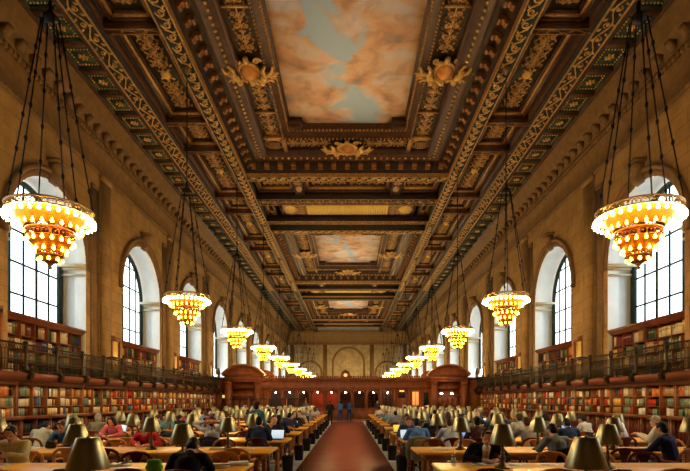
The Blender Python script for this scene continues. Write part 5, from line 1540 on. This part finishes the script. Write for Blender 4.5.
# closed books
def closed(x, y, z, rz, w, h, t, c, label):
    r = empty('closed_book', (x, y, z), rz); tag(r, label, 'book')
    m = cloth(c, .5)
    MB().box(-w/2, w/2, -h/2, h/2, 0, .006).box(-w/2, w/2, -h/2, h/2, t-.006, t).box(-w/2, -w/2+.006, -h/2, h/2, 0, t).build('cover', m, r)
    MB().box(-w/2+.006, w/2-.006, -h/2+.006, h/2-.006, .006, t-.006).build('page_block', M['paper'], r)
closed(-1.78, 7.62, TT, .35, .26, .20, .05, (.10, .045, .025), 'brown closed book at the aisle end of the front left table')
closed(-1.58, 7.92, TT, .2, .30, .22, .045, (.30, .32, .30), 'grey closed book at the aisle end of the front left table')
closed(-2.55, 10.35, TT, .1, .24, .18, .03, (.16, .17, .12), 'dark flat book beside the lamp on the second left table')
closed(-4.3, 13.2, TT, .4, .24, .18, .05, (.10, .12, .20), 'blue closed book on the third left table')
# phone in the man's hands
ph = empty('phone', (-5.45, 0, 0)); 
hw = kf['wr']; px = [khaki.matrix_basis @ (hw[0]+Vector((0, .08, .02))), khaki.matrix_basis @ (hw[1]+Vector((0, .08, .02)))]
c = (px[0]+px[1])/2; ph.location = c; ph.rotation_euler = (.5, 0, PI); tag(ph, 'black phone held by the man in the khaki shirt', 'phone')
MB().add(bevboxT(-.036, .036, -.07, .07, -.004, .004, .002)).build('case', M['black_plastic'], ph); MB().box(-.032, .032, -.062, .062, .004, .0046).build('screen', M['scr_white'], ph)
# water bottle
M['bottle'] = glass_mat('clear_bottle_plastic'); M['bottle'].node_tree.nodes['Mix Shader'].inputs[0].default_value = .22
M['bottle_cap'] = mat('white_bottle_cap', (.75, .75, .72), .4); M['bottle_label'] = mat('pale_bottle_label', (.55, .62, .60), .5)
b = empty('water_bottle', (1.66, 7.75, TT)); tag(b, 'clear plastic water bottle on the aisle end of the front right table', 'bottle')
MB().add(latheT([(.0, .003), (.028, 0), (.034, .008), (.034, .04), (.032, .05), (.034, .06), (.034, .15), (.030, .17), (.016, .20), (.013, .205), (.013, .22)], 16, cap=False)).build('body', M['bottle'], b, 40)
MB().add(latheT([(.0, .235), (.015, .235), (.015, .215), (.0, .215)], 12, cap=False)).build('cap', M['bottle_cap'], b); MB().add(latheT([(.0345, .07), (.0348, .07), (.0348, .13), (.0345, .13)], 16, cap=False)).build('paper_label', M['bottle_label'], b)
# newspaper held by the reader in a cap
nw = empty('newspaper', (6.62, 12.55, 1.02), .9); tag(nw, 'white newspaper held up by the reader in a cap', 'newspaper')
for s in (-1, 1): MB().add(boxT(0, .30*s if s > 0 else 0, 0, .004, -.2, .2) if s > 0 else boxT(-.30, 0, 0, .004, -.2, .2)).build('page', M['paper'], nw).rotation_euler = (-.4, 0, -s*.35)
# coats and bags
def drape(x, y, rz, c, label, name='jacket', s=1., cat='jacket', sleeves=True):
    """a jacket hung over the bow of a chair: shell over the back, collar and sleeves"""
    t = chain([(0, -.335, .80), (0, -.36, .60), (0, -.35, .42)], [.055, .075, .07], 3.1)+chain([(-.2, -.30, .84), (0, -.29, .88), (.2, -.30, .84)], [.055, .06, .055])
    if sleeves:
        for q in (-1, 1): t += chain([(q*.23, -.31, .80), (q*.29, -.33, .60), (q*.27, -.30, .42)], [.06, .055, .045])
    t += chain([(-.2, -.20, .80), (.2, -.20, .80)], [.05, .05])
    me = fuse(t, .014, [cloth(c)], name, 3)
    o = link(name, me, None, (x, y, 0), rz); return tag(o, label, cat)

drape(3.92, ROWS[2]-.98, .15, (.010, .010, .013), 'black coat hung over the chair of the man in the grey sweater', 'coat', cat='coat')
drape(1.72, ROWS[3]-.98, .0, (.20, .18, .09), 'olive camouflage jacket on the chair of the man in the blue shirt')
drape(-3.1, ROWS[3]-.98, .0, (.02, .018, .02), 'black coat over the chair of the stretching person', 'coat', cat='coat')
drape(2.52, ROWS[4]-.98, .0, (.012, .012, .014), 'black coat over a chair on the fourth right row', 'coat', cat='coat')
def bag(x, y, z, rz, c, label, s=1.):
    t = [ucap((-.10*s, 0, .10*s), (.10*s, 0, .10*s), .095*s, .095*s), ucap((-.09*s, 0, .22*s), (.09*s, 0, .22*s), .075*s, .075*s), ucap((-.08*s, .08*s, .09*s), (.08*s, .08*s, .09*s), .06*s, .06*s)]
    r = link('bag', fuse(t, .014, [cloth(c)], 'bag', 3), None, (x, y, z), rz); tag(r, label, 'bag')
    MB().add(tubeT([(-.07*s, 0, .27*s), (-.05*s, 0, .36*s), (.05*s, 0, .36*s), (.07*s, 0, .27*s)], .012*s, 6)).build('strap', M['black_plastic'], r)
bag(-5.95, 10.55, TT, .3, (.02, .025, .035), 'dark bag standing on the second left table before the person in blue', .55)
bag(-2.58, 7.16, TT, .2, (.22, .62, .03), 'lime green bag lying on the front left table beside the person in black', .62)
bag(-1.75, 9.1, 0, .4, (.015, .015, .018), 'black bag on the floor near the aisle between the left tables')
bag(6.2, 13.2, TT, .2, (.03, .025, .03), 'dark bag lying on the third right table', .6)

# ------------------------------------------------------------------ light
w = bpy.data.worlds.new('daylight'); S.world = w; w.use_nodes = True; nt = w.node_tree
bg = nt.nodes['Background']
tc = nt.nodes.new('ShaderNodeTexCoord'); sx = nt.nodes.new('ShaderNodeSeparateXYZ'); rp = nt.nodes.new('ShaderNodeValToRGB')
nt.links.new(tc.outputs['Generated'], sx.inputs[0]); mr = nt.nodes.new('ShaderNodeMapRange'); mr.inputs[1].default_value = -1; mr.inputs[2].default_value = 1
nt.links.new(sx.outputs[2], mr.inputs[0]); nt.links.new(mr.outputs[0], rp.inputs[0])
rp.color_ramp.elements[0].position = .48; rp.color_ramp.elements[0].color = (.35, .38, .40, 1); rp.color_ramp.elements[1].position = .55; rp.color_ramp.elements[1].color = (.86, .95, 1.0, 1)
nt.links.new(rp.outputs[0], bg.inputs[0]); bg.inputs[1].default_value = SKY
# ------------------------------------------------------------------ camera
cd = bpy.data.cameras.new('camera'); cam = bpy.data.objects.new('camera', cd); COL.objects.link(cam)
cam.location = (.1, 0, 1.75); cam.rotation_euler = (PI/2, 0, 0)
cd.sensor_fit = 'HORIZONTAL'; cd.sensor_width = 36; cd.lens = 36*520/690; cd.shift_x = -4/690; cd.shift_y = 164.5/690; cd.clip_start = .05; cd.clip_end = 400
S.camera = cam
S.view_settings.view_transform = 'Standard'; S.view_settings.look = 'None'; S.view_settings.gamma = 1; S.view_settings.use_curve_mapping = False
S.view_settings.exposure = EXPO
S.cycles.use_denoising = True; S.cycles.use_light_tree = True; S.cycles.sample_clamp_indirect = 6; S.cycles.max_bounces = 8; S.cycles.diffuse_bounces = 4; S.cycles.caustics_reflective = False; S.cycles.caustics_refractive = False
dups = {k: v for k, v in LABELS.items() if len(v) > 1}
print('DUPS', len(dups), list(dups.items())[:6])
long_ = [k for k in LABELS if not 4 <= len(k.split()) <= 16]
print('LONG', len(long_), long_[:6])
